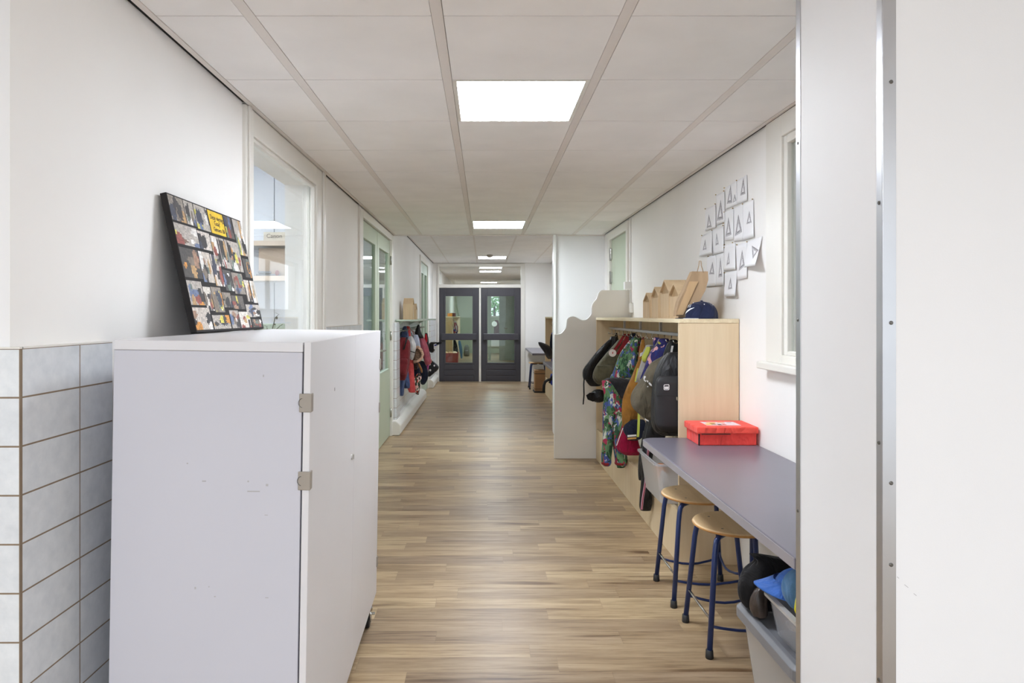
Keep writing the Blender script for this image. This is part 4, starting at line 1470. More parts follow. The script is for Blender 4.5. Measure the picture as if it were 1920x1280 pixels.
def stool(x, y, label, yaw=0.0, group='round beech stools with blue legs'):
    r = thing('stool', (x, y, 0), label, 'stool', group, rot=(0, 0, yaw))
    zs_ = 0.502
    MB().lathe([(0.0, zs_ - .016), (.165, zs_ - .016), (.177, zs_ - .012), (.181, zs_ - .006), (.178, zs_ - .001), (.168, zs_ + .0005), (.10, zs_ - .001), (0.0, zs_ - .003)], (0, 0, 0), 48).build('seat', M['seat'], r, local=True, smooth=True)
    MB().lathe([(.166, zs_ - .0168), (.1785, zs_ - .0125), (.1818, zs_ - .0065), (.1795, zs_ - .003), (.16, zs_ - .008)], (0, 0, 0), 48).build('seat_rim', M['seatedge'], r, local=True, smooth=True)
    for k in range(4):
        a = math.pi / 4 + k * math.pi / 2
        ca, sa = math.cos(a), math.sin(a)
        path = [(.03, zs_ - .027), (.12, zs_ - .027), (.158, zs_ - .029), (.176, zs_ - .040), (.184, zs_ - .062), (.192, .40), (.238, .012)]
        lg = MB().tube([(q * ca, q * sa, z) for q, z in path], .0115, 14).build('leg', M['blue'], r, local=True, smooth=True)
        MB().lathe([(.0, 0.0), (.0155, 0), (.0165, .004), (.0145, .034), (.0, .034)], (.2375 * ca, .2375 * sa, 0), 18).build('rubber_foot', M['black'], lg, local=True, smooth=True)
        sx, sy = .235 * ca, .235 * sa
        tip = MB().ball((.125 * ca, .125 * sa, zs_ - .0008), (.006, .006, .0012), 8).build('screw', M['screw'], r, local=True, smooth=True)
        a2 = a + math.pi / 2
        zr = .125
        q = .192 + (.238 - .192) * (.40 - zr) / .388
        p0 = Vector((q * ca, q * sa, zr + (.03 if k % 2 else 0)))
        p1 = Vector((q * math.cos(a2), q * math.sin(a2), zr + (.03 if k % 2 else 0)))
        m_ = (p0 + p1) / 2 * .80
        wp = [p0]
        for t_ in (.15, .35, .5, .65, .85):
            e_ = 4 * t_ * (1 - t_)
            wp.append(p0.lerp(p1, t_) * (1 - .12 * e_) + Vector((0, 0, -.012 * e_)))
        wp.append(p1)
        rung = MB().tube(wp, .006, 10).build('rung', M['steel'] if k == 1 else M['blue'], r, local=True, smooth=True)
        if k == 1:
            rung['label'] = 'worn bright steel rung'
    return r


stool(1.083, 2.998, 'nearer round beech stool with navy legs under the near grey desk')
stool(1.072, 3.49, 'second round beech stool with navy legs, behind the nearer one')
stool(1.03, 13.35, 'round stool with navy legs under the farthest desk')

# ------------------------------------------------------------------ tubs under the desk
def tub_shell(b, x0, x1, y0, y1, z0, z1, taper, th=.004, rad=.03):
    def ring(z, ins, k):
        f = (z1 - z) / (z1 - z0) * taper + ins
        xa, xb, ya, yb_ = x0 + f, x1 - f, y0 + f, y1 - f
        pts_ = []
        for (cx_, cy_, a0) in ((xb - rad, yb_ - rad, 0), (xa + rad, yb_ - rad, 90), (xa + rad, ya + rad, 180), (xb - rad, ya + rad, 270)):
            for q in range(5):
                a = math.radians(a0 + 22.5 * q)
                pts_.append((cx_ + rad * math.cos(a), cy_ + rad * math.sin(a), z))
        return pts_
    b.rings([ring(z0, 0, 0), ring(z1, 0, 0), ring(z1, th, 0), ring(z0 + th, th, 0)], cap=True)
    return ring


r = thing('storage_tub', (1.07, 2.17, 0), 'large frosted storage tub with a thick grey rim on the floor under the desk', 'storage tub')
tx0, tx1, ty0, ty1 = .885, 1.36, 1.94, 2.41
b = MB()
tub_shell(b, tx0, tx1, ty0, ty1, 0.0, .385, .045)
b.build('tub_body', M['clear'], r, smooth=False)
b = MB()


def rring(x0, x1, y0, y1, z, rad):
    pts_ = []
    for (cx_, cy_, a0) in ((x1 - rad, y1 - rad, 0), (x0 + rad, y1 - rad, 90), (x0 + rad, y0 + rad, 180), (x1 - rad, y0 + rad, 270)):
        for q in range(6):
            a = math.radians(a0 + 18 * q)
            pts_.append((cx_ + rad * math.cos(a), cy_ + rad * math.sin(a), z))
    return pts_


e = .018
b.rings([rring(tx0 - .004, tx1 + .004, ty0 - .0, ty1 + .004, .355, .03), rring(tx0 - e, tx1 + e, ty0 - .003, ty1 + e, .36, .04), rring(tx0 - e, tx1 + e, ty0 - .003, ty1 + e, .392, .04),
         rring(tx0 - e + .012, tx1 + e - .012, ty0 + .006, ty1 + e - .012, .402, .034), rring(tx0 + .012, tx1 - .012, ty0 + .02, ty1 - .012, .399, .03), rring(tx0 + .02, tx1 - .02, ty0 + .03, ty1 - .02, .385, .03)], cap=True)
b.build('lid', M['greytub'], r, smooth=False, bevel=.002)
b = MB()
b.box(tx0 + .06, tx1 - .08, ty0 + .06, ty1 - .08, .02, .25)
b.build('cloth_bundle', plain('grey_bundle', (140, 136, 130), .8, 0, .3, 9), label='dim grey bundle inside the large frosted tub', cat='bundle', bevel=.03)

r = thing('clear_crate', (1.08, 2.1, .387), 'small clear plastic crate standing on the large grey-rimmed tub', 'crate')
b = MB()
tub_shell(b, .905, 1.27, 1.95, 2.24, .3872, .505, .02)
b.build('crate_body', M['clear2'], r)
b = MB()
b.rings([rring(.905, 1.27, 1.95, 2.24, .498, .03), rring(.893, 1.282, 1.938, 2.252, .5, .035), rring(.893, 1.282, 1.938, 2.252, .509, .035), rring(.909, 1.266, 1.954, 2.236, .51, .03), rring(.911, 1.264, 1.956, 2.234, .498, .03)], cap=False, closed=True)
b.build('crate_rim', clear_plastic('frosted_rim', (200, 196, 192), .7), r)
b = MB()
rg = random.Random(3)
for k in range(16):
    b.ball((rg.uniform(.96, 1.2), rg.uniform(1.99, 2.2), rg.uniform(.42, .45)), (rg.uniform(.02, .03), rg.uniform(.02, .035), rg.uniform(.012, .02)), 7)
b.build('bubble_wrap', plain('bubble_wrap', (206, 200, 202), .3, 0, .15, 60), smooth=True, kind='stuff', label='crumpled bubble wrap inside the small clear crate', cat='packing')


def blob(name, rings_, mat, label, cat, p=2.4, seed=0, fold=.05, group=None):
    """soft thing through cross sections (centre, rx, ry), stacked along z"""
    b = MB()
    rr = []
    m = len(rings_)
    per = 3
    cols_ = list(zip(*rings_))
    for k in range((m - 1) * per + 1):
        x, y, z, rx, ry = [cat_rom(c, k / per) for c in cols_]
        ring = []
        for j in range(28):
            a = 2 * math.pi * j / 28
            q = 2 / p
            w = 1 + fold * math.sin(4 * a + seed + k * .3) + fold * .5 * math.sin(7 * a + seed * 2 - k * .4)
            ring.append((x + math.copysign(abs(math.cos(a)) ** q, math.cos(a)) * max(rx, .002) * w, y + math.copysign(abs(math.sin(a)) ** q, math.sin(a)) * max(ry, .002) * w, z))
        rr.append(ring)
    b.rings(rr)
    return b.build(name, mat, smooth=True, sub=1, label=label, cat=cat, group=group)


M['blackcloth'] = fabric('black_cloth', (27, 26, 27), .15)
M['bluecap'] = fabric('bright_blue_cloth', (70, 112, 190), .08)
M['denim'] = fabric('faded_blue_cloth', (84, 122, 160), .12)
M['yellowbag'] = plain('yellow_plastic_bag', (214, 208, 40), .25, 0, .15, 18, .4, 30)
M['brown'] = plain('dark_brown_leather', (64, 54, 48), .35, 0, .25, 20, .4, 40)
blob('cushion', [(.955, 2.345, .403, .07, .03), (.945, 2.34, .44, .085, .045), (.94, 2.34, .49, .082, .048), (.955, 2.345, .535, .075, .04), (.975, 2.345, .565, .06, .03), (.905, 2.35, .588, .014, .010)], M['blackcloth'], 'black cushion with a pointed corner standing on the big tub lid', 'cushion', 3)
# blue cap, its peak towards the corridor
r = thing('sun_cap', (.96, 2.2, .512), 'bright blue cloth cap lying on the edge of the small clear crate', 'cap')
b = MB()
rr = []
for (x, y, z, rx, ry) in ((.965, 2.19, .512, .045, .06), (.965, 2.19, .54, .052, .065), (.97, 2.18, .57, .048, .06), (.98, 2.175, .595, .028, .035), (.985, 2.175, .602, .006, .008)):
    rr.append([(x + rx * math.cos(2 * math.pi * j / 24), y + ry * math.sin(2 * math.pi * j / 24), z) for j in range(24)])
b.rings(rr)
b.build('crown', M['bluecap'], r, smooth=True, sub=1)
b = MB()
n, m = 20, 5
vs, fs = [], []
for lay in (0, .004):
    for k in range(n + 1):
        a = math.radians(95 + 170 * k / n)
        for q in range(m + 1):
            t_ = q / m
            ix, iy = .965 + .050 * math.cos(a), 2.19 + .064 * math.sin(a)
            ox, oy = .950 + .098 * math.cos(a), 2.19 + .082 * math.sin(a)
            vs.append((ix + (ox - ix) * t_, iy + (oy - iy) * t_, .556 - .012 * t_ - .022 * t_ * math.sin(a) ** 2 + lay))
L_ = (n + 1) * (m + 1)
for k in range(n):
    for q in range(m):
        i0 = k * (m + 1) + q
        fs += [(i0, i0 + 1, i0 + m + 2, i0 + m + 1), (L_ + i0, L_ + i0 + m + 1, L_ + i0 + m + 2, L_ + i0 + 1)]
    i0 = k * (m + 1) + m
    fs.append((i0, L_ + i0, L_ + i0 + m + 1, i0 + m + 1))
b.add(vs, fs)
b.build('peak', M['bluecap'], r, smooth=True)
blob('folded_cloth', [(.955, 2.09, .512, .03, .03), (.95, 2.09, .54, .045, .035), (.95, 2.09, .58, .05, .036), (.96, 2.09, .615, .045, .03), (.965, 2.09, .632, .02, .015)], M['denim'], 'faded blue cloth bundled up in the small clear crate', 'cloth', 2.6, 2, .08)
blob('plastic_bag', [(.925, 2.005, .515, .012, .014), (.92, 2.005, .54, .026, .022), (.935, 2.01, .57, .034, .026), (.945, 2.01, .605, .04, .028), (.955, 2.01, .64, .03, .022), (.965, 2.01, .658, .012, .01)], M['yellowbag'], 'shiny yellow plastic bag at the edge of the small clear crate', 'bag', 2.2, 4, .16)
blob('leather_pouch', [(.905, 2.285, .404, .022, .022), (.90, 2.283, .43, .026, .022), (.90, 2.283, .465, .024, .02), (.905, 2.283, .492, .016, .014), (.907, 2.283, .5, .005, .005)], M['brown'], 'dark brown pouch between the black cushion and the clear crate', 'pouch', 2.4, 1, .1)

# frosted crate on the locker's bench
r = thing('frosted_crate', (1.16, 4.25, .3), 'frosted clear crate in the coat locker under the end of the near desk', 'crate')
q = at(1212, 905, 4.25)
cx0 = at(1222, 900, 4.35).x
b = MB()
tub_shell(b, 1.0, 1.36, 4.02, 4.5, .298, .53, .03)
b.build('crate_body', M['clear'], r)
b = MB()
b.rings([rring(1.0, 1.36, 4.02, 4.5, .52, .03), rring(.985, 1.375, 4.005, 4.515, .522, .035), rring(.985, 1.375, 4.005, 4.515, .532, .035), rring(1.004, 1.356, 4.024, 4.496, .533, .03)], cap=False, closed=True)
b.build('crate_rim', M['clear2'], r)
MB().ball((1.09, 4.3, .42), (.05, .08, .06)).build('toy_ball', plain('orange_toy', (214, 138, 84), .5), smooth=True, label='orange toy inside the frosted crate', cat='toy')
MB().box(1.06, 1.085, 4.1, 4.2, .34, .46).build('white_bottle', M['paper'], label='white bottle-shaped thing inside the frosted crate', cat='bottle', bevel=.01)

MK = bpy.data.objects['wall_right_wing']
for (px, py, w) in ((1684, 1082, .004), (1699.5, 1098, .008), (1716, 1114, .006)):
    q = at(px, py, YW0 - .0005)
    MB().prism([(q.x - w / 2, YW0 - .0004, q.z + w * .4), (q.x + w / 2, YW0 - .0004, q.z - w * .4), (q.x + w / 2, YW0 - .0004, q.z - w * .4 - .0012), (q.x - w / 2, YW0 - .0004, q.z + w * .4 - .0012)], (0, .0004, 0)).build('scuff', M['scuff'], MK)

# ------------------------------------------------------------------ coats and bags in the near locker
GA = 'coats and bags in the near coat locker'
FL = [(84, 122, 84), (58, 90, 66), (96, 136, 96), (84, 104, 168), (172, 56, 86), (112, 146, 104), (206, 208, 198), (74, 110, 76), (50, 78, 58), (74, 86, 148)]
M['floral'] = patterned('floral_print', FL, 27, .7)
M['black_n'] = creased('black_nylon', (27, 26, 28), .5, .15, .35, 0)
M['charcoal'] = creased('charcoal_cloth', (52, 51, 54), .7)
M['olive'] = fabric('olive_cloth', (92, 88, 70), .14)
M['olive2'] = fabric('grey_olive_fleece', (92, 85, 71), .12)
M['mustard'] = fabric('mustard_cloth', (150, 104, 46), .14)
M['magenta'] = fabric('crimson_fleece', (150, 20, 60), .1)
M['navy2'] = fabric('dark_navy_cloth', (30, 34, 50), .15)
M['purple'] = patterned('purple_flower_print', [(48, 46, 100), (44, 52, 112), (52, 44, 92), (38, 40, 84), (176, 172, 60), (60, 58, 120), (214, 160, 160), (46, 46, 98)], 20, .6)
M['lime'] = plain('lime_cloth', (196, 204, 84), .7, 0, .08)
M['ltgrey'] = fabric('grey_reflective_cloth', (160, 157, 152), .06)
M['dkgrey'] = fabric('slate_cloth', (84, 80, 80), .1)
M['redstrap'] = fabric('dark_red_strap', (140, 44, 48), .1)
M['white_c'] = plain('white_cloth', (226, 224, 222), .7)
M['pink'] = plain('pink_stripe', (206, 160, 178), .7)
M['royal'] = fabric('royal_blue_cloth', (40, 56, 140), .1)
M['beige_c'] = fabric('beige_knit', (206, 192, 166), .1)


def strap(name, pts, w, mat, parent, side=(1, 0, 0), th=.003, label=None):
    return MB().band(pts, w, th, side).build(name, mat, parent, label=label)


# black padded jacket
r = thing('jacket', at(1125, 724, 6.5), 'black padded jacket hanging at the far end of the near locker, next to the screen', 'jacket', GA)
hang('jacket_body', None, None, None, 6.5, [(630, 1146, 1156), (644, 1138, 1160), (662, 1123, 1157), (682, 1108, 1150), (700, 1095, 1142), (714, 1098, 1132), (724, 1107, 1124)], .07, M['black_n'], parent=r, seed=1)
hang('sleeve', None, None, None, 6.4, [(636, 1142, 1150), (655, 1122, 1136), (675, 1106, 1121), (692, 1094, 1111), (705, 1093, 1108), (712, 1095, 1104)], .035, M['black_n'], parent=r, seed=3)
strap('strap', [at(1096, 700, 6.38), at(1094.5, 720, 6.38), at(1095, 740, 6.38), at(1093.5, 758, 6.38)], .012, M['black_n'], r)
strap('hanging_loop', [at(1150, 640, 6.5), at(1156, 624, 6.5), at(1159, 640, 6.5)], .012, M['black_n'], r)

# black peaked cap below it
r = thing('peaked_cap', at(1112, 753, 6.3), 'black peaked cap hanging low below the black padded jacket', 'cap', GA)
b = MB()
b.ball(at(1122, 742, 6.3), (.075, .07, .06))
b.build('crown', M['black_n'], r, smooth=True)
pk = [at(1122, 748, 6.27), at(1112, 753, 6.24), at(1102, 749, 6.22), at(1099, 741, 6.22), at(1106, 736, 6.24), at(1120, 736, 6.27)]
b = MB()
b.prism(pk, (0, .012, 0))
b.build('peak', M['black_n'], r, bevel=.003)

# olive backpack with red straps and a round patch
r = thing('backpack', at(1140, 720, 6.05), 'olive green backpack with dark red straps and a round white patch', 'backpack', GA)
hang('pack_body', None, None, None, 6.05, [(636, 1160, 1180), (648, 1150, 1182), (668, 1132, 1182), (688, 1116, 1178), (704, 1111, 1170), (714, 1114, 1160), (721, 1122, 1150)], .09, M['olive'], parent=r, p=3, fold=.03, seed=2)
hang('front_pocket', None, None, None, 5.94, [(684, 1121, 1152), (694, 1115, 1150), (706, 1115, 1144), (715, 1121, 1138)], .03, M['olive'], parent=r, p=3.4, fold=.03, seed=5)
for (a, c, e) in (((1146, 664), (1160, 645), (1172, 626)), ((1158, 664), (1168, 646), (1178, 626)), ((1168, 658), (1174, 644), (1182, 628))):
    strap('strap', [at(*a, 5.95), at(*c, 5.93), at(*e, 5.97)], .026, M['redstrap'], r)
pc = at(1148.5, 661.5, 5.945)
pb_ = MB().tube([pc, pc + Vector((-.001, -.004, 0))], .032, 20).build('patch', plain('white_patch', (226, 214, 206), .6), r)
MB().tube([pc + Vector((.006, -.004, .004)), pc + Vector((.006, -.0055, .004))], .014, 7, flat=.6).build('patch_emblem', plain('red_emblem', (196, 74, 70), .6), pb_)

# floral jacket
r = thing('jacket', at(1172, 714, 5.62), 'green floral print jacket with blue and red blossoms, hanging above the charcoal bag', 'jacket', GA)
hang('jacket_body', None, None, None, 5.62, [(630, 1188, 1203), (644, 1176, 1208), (662, 1164, 1208), (680, 1157, 1206), (696, 1152, 1203), (708, 1146, 1198), (715, 1152, 1190)], .08, M['floral'], parent=r, seed=4)
hang('sleeve', None, None, None, 5.5, [(634, 1190, 1200), (650, 1180, 1196), (668, 1177, 1193), (684, 1178, 1192), (694, 1180, 1190)], .035, M['floral'], parent=r, seed=8)
strap('lining', [at(1205, 632, 5.5), at(1207, 650, 5.5), at(1205, 668, 5.5), at(1202, 684, 5.5)], .022, M['magenta'], r)

# black woolly thing above the floral jacket
hang('beanie', 'black woolly hat hanging on the hook above the floral jacket', 'hat', GA, 5.78, [(624, 1184, 1192), (630, 1181, 1196), (638, 1180, 1196), (645, 1182, 1192)], .05, fabric('black_wool', (24, 23, 25), .2), seed=6, fold=.1, loop=(1.20, 5.78, 1.222))

# charcoal sports bag
r = thing('drawstring_bag', at(1158, 750, 5.42), 'charcoal soft bag slung over the floral trousers', 'bag', GA)
hang('bag_body', None, None, None, 5.42, [(708, 1140, 1168), (713, 1132, 1182), (722, 1134, 1186), (734, 1142, 1184), (744, 1154, 1178), (751, 1164, 1174)], .06, M['charcoal'], parent=r, seed=7)
strap('strap', [at(1142, 712, 5.36), at(1134, 717, 5.35), at(1131, 724, 5.36)], .014, M['black_n'], r)

# floral trousers with two legs
r = thing('snow_trousers', at(1150, 876, 5.3), 'green floral print trousers with two legs hanging out of the locker', 'trousers', GA)
hang('trouser_seat', None, None, None, 5.3, [(712, 1128, 1142), (724, 1129, 1150), (740, 1132, 1160), (756, 1132, 1168), (772, 1132, 1173), (784, 1133, 1172)], .06, M['floral'], parent=r, seed=9)
hang('trouser_leg', None, None, None, 5.3, [(764, 1133, 1153), (790, 1132, 1150), (815, 1131, 1149), (838, 1129, 1148), (856, 1128, 1146), (868, 1129, 1146), (874, 1133, 1142)], .05, M['floral'], parent=r, seed=10)
hang('trouser_leg', None, None, None, 5.3, [(764, 1151, 1174), (790, 1148, 1172), (815, 1147, 1168), (838, 1150, 1171), (858, 1153, 1176), (870, 1154, 1175), (877, 1157, 1170)], .05, M['floral'], parent=r, seed=12)
for x0, x1 in ((1130, 1145), (1155, 1174)):
    a, c = at(x0, 871, 5.25), at(x1, 874, 5.25)
    b = MB()
    cx_, rx_ = (a.x + c.x) / 2, (c.x - a.x) / 2
    b.rings([[(cx_ + (rx_ + q) * math.cos(2 * math.pi * j / 20), 5.3 + (.05 + q) * math.sin(2 * math.pi * j / 20), z) for j in range(20)] for z, q in ((a.z + .012, -.004), (a.z + .008, .001), (a.z - .004, .001), (a.z - .008, -.004))])
    b.build('hem', M['redstrap'], r, smooth=True)

# blue cloth behind
hang('scarf', 'royal blue cloth hanging behind the floral trousers', 'scarf', GA, 5.6, [(752, 1131, 1138), (775, 1130, 1139), (800, 1130, 1138), (818, 1131, 1136)], .04, M['royal'], seed=3, loop=(1.22, 5.6, 1.27))

# crimson fleece
r = thing('fleece_jacket', at(1178, 852, 5.2), 'crimson fleece jacket hanging low between the floral trousers and the bench', 'jacket', GA)
hang('jacket_body', None, None, None, 5.2, [(785, 1168, 1186), (802, 1166, 1190), (820, 1160, 1196), (836, 1156, 1200), (846, 1160, 1204), (853, 1172, 1202)], .06, M['magenta'], parent=r, seed=5)
strap('seam', [at(1168, 802, 5.13), at(1162, 818, 5.13), at(1156, 835, 5.13)], .006, M['white_c'], r)

# mustard jacket with white cuffs on the sleeve
r = thing('jacket', at(1183, 801, 5.02), 'mustard brown jacket hanging in the middle of the near locker', 'jacket', GA)
hang('jacket_body', None, None, None, 5.02, [(676, 1196, 1206), (692, 1190, 1206), (708, 1184, 1204), (726, 1175, 1202), (745, 1168, 1200), (765, 1166, 1200), (782, 1166, 1196), (794, 1167, 1186), (801, 1168, 1180)], .06, M['mustard'], parent=r, seed=2)
hang('collar', None, None, None, 5.06, [(636, 1203, 1208), (650, 1200, 1209), (665, 1198, 1209), (680, 1196, 1207), (692, 1194, 1204)], .05, M['mustard'], parent=r, seed=6)
for py in (664, 667.5, 692):
    strap('white_trim', [at(1200 - (py - 664) * .15, py, 5.0), at(1205 - (py - 664) * .15, py - 3, 5.0)], .01, M['white_c'], r, (0, 0, 1))

# navy sweater with striped cuff
r = thing('sweater', at(1190, 826, 4.95), 'dark navy sweater with a white and orange striped cuff', 'sweater', GA)
hang('sweater_sleeve', None, None, None, 4.95, [(786, 1186, 1208), (797, 1172, 1212), (808, 1170, 1212), (817, 1175, 1206), (822, 1177, 1200), (825, 1178, 1194)], .05, M['navy2'], parent=r, seed=11)
for py, m_, nm in ((816.5, M['white_c'], 'white_stripe'), (821.5, plain('orange_stripe', (200, 150, 84), .7), 'orange_stripe')):
    strap(nm, [at(1176.5, py + .6, 4.893), at(1185, py, 4.888), at(1193, py - .6, 4.893)], .012, m_, r, (0, 0, 1))

# grey and lime jacket
r = thing('jacket', at(1205, 716, 4.86), 'light grey jacket with lime yellow panels', 'jacket', GA)
hang('jacket_body', None, None, None, 4.86, [(646, 1212, 1224), (660, 1206, 1228), (676, 1203, 1228), (692, 1198, 1222), (706, 1193, 1214), (717, 1190, 1203)], .055, M['ltgrey'], parent=r, seed=1)
hang('shoulder_panel', None, None, None, 4.8, [(650, 1212, 1220), (660, 1208, 1219), (670, 1203, 1214), (678, 1205, 1212)], .02, M['lime'], parent=r, seed=1)
hang('back_panel', None, None, None, 4.84, [(648, 1218, 1229), (660, 1218, 1229), (672, 1217, 1226), (680, 1216, 1222)], .03, M['dkgrey'], parent=r, seed=3)
strap('hanging_ribbon', [at(1198, 772, 4.78), at(1197.6, 790, 4.78), at(1197, 806, 4.78), at(1196, 819, 4.78)], .016, M['lime'], r)
strap('edge_piping', [at(1196, 690, 4.79), at(1193, 704, 4.79), at(1191, 715, 4.79)], .008, M['lime'], r)

# purple flower jacket
r = thing('jacket', at(1228, 712, 4.68), 'dark purple jacket with yellow and pink flower print', 'jacket', GA)
hang('jacket_body', None, None, None, 4.68, [(634, 1236, 1253), (646, 1230, 1256), (660, 1219, 1254), (676, 1212, 1250), (690, 1208, 1242), (702, 1203, 1226), (711, 1200, 1211)], .06, M['purple'], parent=r, seed=8)
hang('hood', None, None, None, 4.8, [(632, 1226, 1236), (640, 1225, 1238), (650, 1226, 1238), (660, 1228, 1236)], .05, M['purple'], parent=r, seed=2)

# black jacket at the near end
r = thing('jacket', at(1258, 700, 4.47), 'long black jacket with a white reflective strip behind the big black backpack', 'jacket', GA)
hang('jacket_body', None, None, None, 4.47, [(636, 1257, 1268), (646, 1251, 1276), (660, 1246, 1280), (678, 1242, 1282), (720, 1232, 1284), (760, 1222, 1284), (795, 1212, 1282), (818, 1207, 1274), (832, 1206, 1262), (840, 1208, 1246)], .06, M['black_n'], parent=r, seed=5)
strap('reflective_strip', [at(1261, 648, 4.4), at(1259.5, 656, 4.4), at(1258.5, 663, 4.4)], .012, M['white_c'], r)

# olive grey sweatshirt
r = thing('sweatshirt', at(1212, 788, 4.28), 'grey-olive hooded sweatshirt with white script print on the chest', 'sweatshirt', GA)
hang('sweatshirt_body', None, None, None, 4.28, [(660, 1256, 1268), (670, 1238, 1267), (680, 1222, 1264), (694, 1213, 1261), (708, 1206, 1257), (722, 1196, 1252), (736, 1187, 1248), (752, 1184, 1244), (766, 1188, 1240), (778, 1200, 1232), (787, 1210, 1222)], .06, M['olive2'], parent=r, seed=4)
hang('sleeve', None, None, None, 4.2, [(676, 1254, 1266), (694, 1240, 1258), (714, 1230, 1250), (736, 1224, 1244), (758, 1222, 1240), (780, 1222, 1236), (796, 1224, 1232)], .03, M['olive2'], parent=r, seed=9)
pr = MB()
for (pl) in ([(1207, 706), (1209, 704.5), (1211.5, 706), (1210, 708), (1208.5, 711), (1210, 713.5), (1212, 713), (1211, 715.5), (1208, 714), (1206.6, 710)],
             [(1212.5, 714), (1214, 712.5), (1216, 714.5), (1214.5, 717)], [(1216, 718), (1218, 716.5), (1221.5, 720), (1222.5, 724), (1220, 723), (1218, 721.5)], [(1213.6, 724), (1215.4, 723.4), (1215.4, 725.4), (1213.8, 725.6)]):
    MB().prism([at(x, y, 4.203) for x, y in pl], (0, .003, 0)).build('script_print', M['white_c'], r)
MB().tube([at(1238, 684.5, 4.215), at(1238, 684.5, 4.21)], .005, 10).build('snap_button', M['black'], r)
MB().band([at(1209, 785, 4.23), at(1213, 787.5, 4.228), at(1216, 789, 4.23)], .008, .002, (0, 0, 1)).build('hem_tag', M['white_c'], r)

# black backpack with crown emblem
r = thing('backpack', at(1255, 815, 4.03), 'large black backpack with a white crown emblem at the near end of the locker', 'backpack', GA)
hang('pack_body', None, None, None, 4.03, [(660, 1254, 1286), (670, 1244, 1292), (688, 1234, 1296), (710, 1227, 1297), (740, 1224, 1297), (770, 1222, 1297), (796, 1223, 1295), (808, 1228, 1292), (816, 1240, 1284)], .085, M['black_n'], parent=r, p=4, fold=.015, seed=1)
hang('front_pocket', None, None, None, 3.95, [(704, 1240, 1290), (710, 1232, 1292), (724, 1229, 1293), (760, 1227, 1293), (790, 1228, 1292), (802, 1233, 1290), (808, 1240, 1286)], .03, plain('black_pocket', (33, 32, 34), .55, 0, .1, 14, .3, 60), parent=r, p=5, fold=.01, seed=2)
yp = 3.918
b = MB()


def flat(b, pts, y, th=.0015):
    b.prism([at(px, py, y) for px, py in pts], (0, th, 0))
    return b


eo = [(1244.6, 722), (1246, 720.6), (1253.6, 720.2), (1255, 721.6), (1255, 729.6), (1253.6, 731), (1246, 731), (1244.6, 729.8)]
ei = [(1249.8 + (x - 1249.8) * .8, 725.7 + (y - 725.7) * .8) for x, y in eo]
n = len(eo)
eo_, ei_ = [at(*p, yp) for p in eo], [at(*p, yp) for p in ei]
dy = Vector((0, .002, 0))
b.add(eo_ + ei_ + [p + dy for p in eo_] + [p + dy for p in ei_], [f for i in range(n) for f in ((i, (i + 1) % n, n + (i + 1) % n, n + i), (2 * n + i, 3 * n + i, 3 * n + (i + 1) % n, 2 * n + (i + 1) % n), (i, 2 * n + i, 2 * n + (i + 1) % n, (i + 1) % n))])
b.build('emblem_frame', M['white_c'], r)
flat(MB(), [(1246.6, 729), (1246, 724), (1247.6, 726.2), (1248.6, 723.4), (1249.8, 726), (1251, 723), (1252, 726), (1253.6, 723.8), (1253, 729)], yp).build('crown_emblem', M['white_c'], r)
flat(MB(), [(1268, 744), (1271, 744), (1271, 749), (1269.8, 751), (1268, 749)], yp).build('zip_pull', M['steel'], r)
strap('zip', [at(1231, 742, yp + .004), at(1250, 741, yp + .001), at(1272, 743, yp + .004)], .006, M['black'], r, (0, 0, 1))

# black tracksuit trousers with a pink stripe, in front of the bench
r = thing('track_trousers', at(1212, 957, 4.5), 'black track trousers with a pink side stripe hanging in front of the bench', 'trousers', GA)
hang('trouser_leg', None, None, None, 4.5, [(806, 1210, 1236), (828, 1206, 1230), (848, 1203, 1224), (868, 1201, 1220), (888, 1202, 1218), (908, 1202, 1218), (930, 1200, 1222), (948, 1199, 1222), (957, 1201, 1220)], .05, M['black_n'], parent=r, seed=3, fold=.04)
hang('trouser_leg', None, None, None, 4.62, [(806, 1206, 1228), (830, 1203, 1222), (852, 1199, 1216), (874, 1197, 1212), (894, 1197, 1208), (900, 1198, 1206)], .04, M['black_n'], parent=r, seed=6, fold=.04)
strap('side_stripe', [at(1219, 806, 4.443), at(1216, 835, 4.443), at(1213, 870, 4.443), at(1210, 905, 4.443), at(1205, 935, 4.443), at(1203, 955, 4.443)], .013, M['pink'], r)
strap('side_stripe', [at(1219.4, 806, 4.440), at(1216.3, 835, 4.440), at(1213.2, 870, 4.440), at(1210.2, 905, 4.440), at(1205.3, 935, 4.440), at(1203.3, 955, 4.440)], .004, M['redstrap'], r)
hang('cloth_hat', 'beige knitted hat just above the far edge of the near desk', 'hat', GA, 4.2, [(812, 1258, 1264), (815, 1252, 1272), (822, 1248, 1276), (832, 1247, 1277)], .06, M['beige_c'], seed=2)

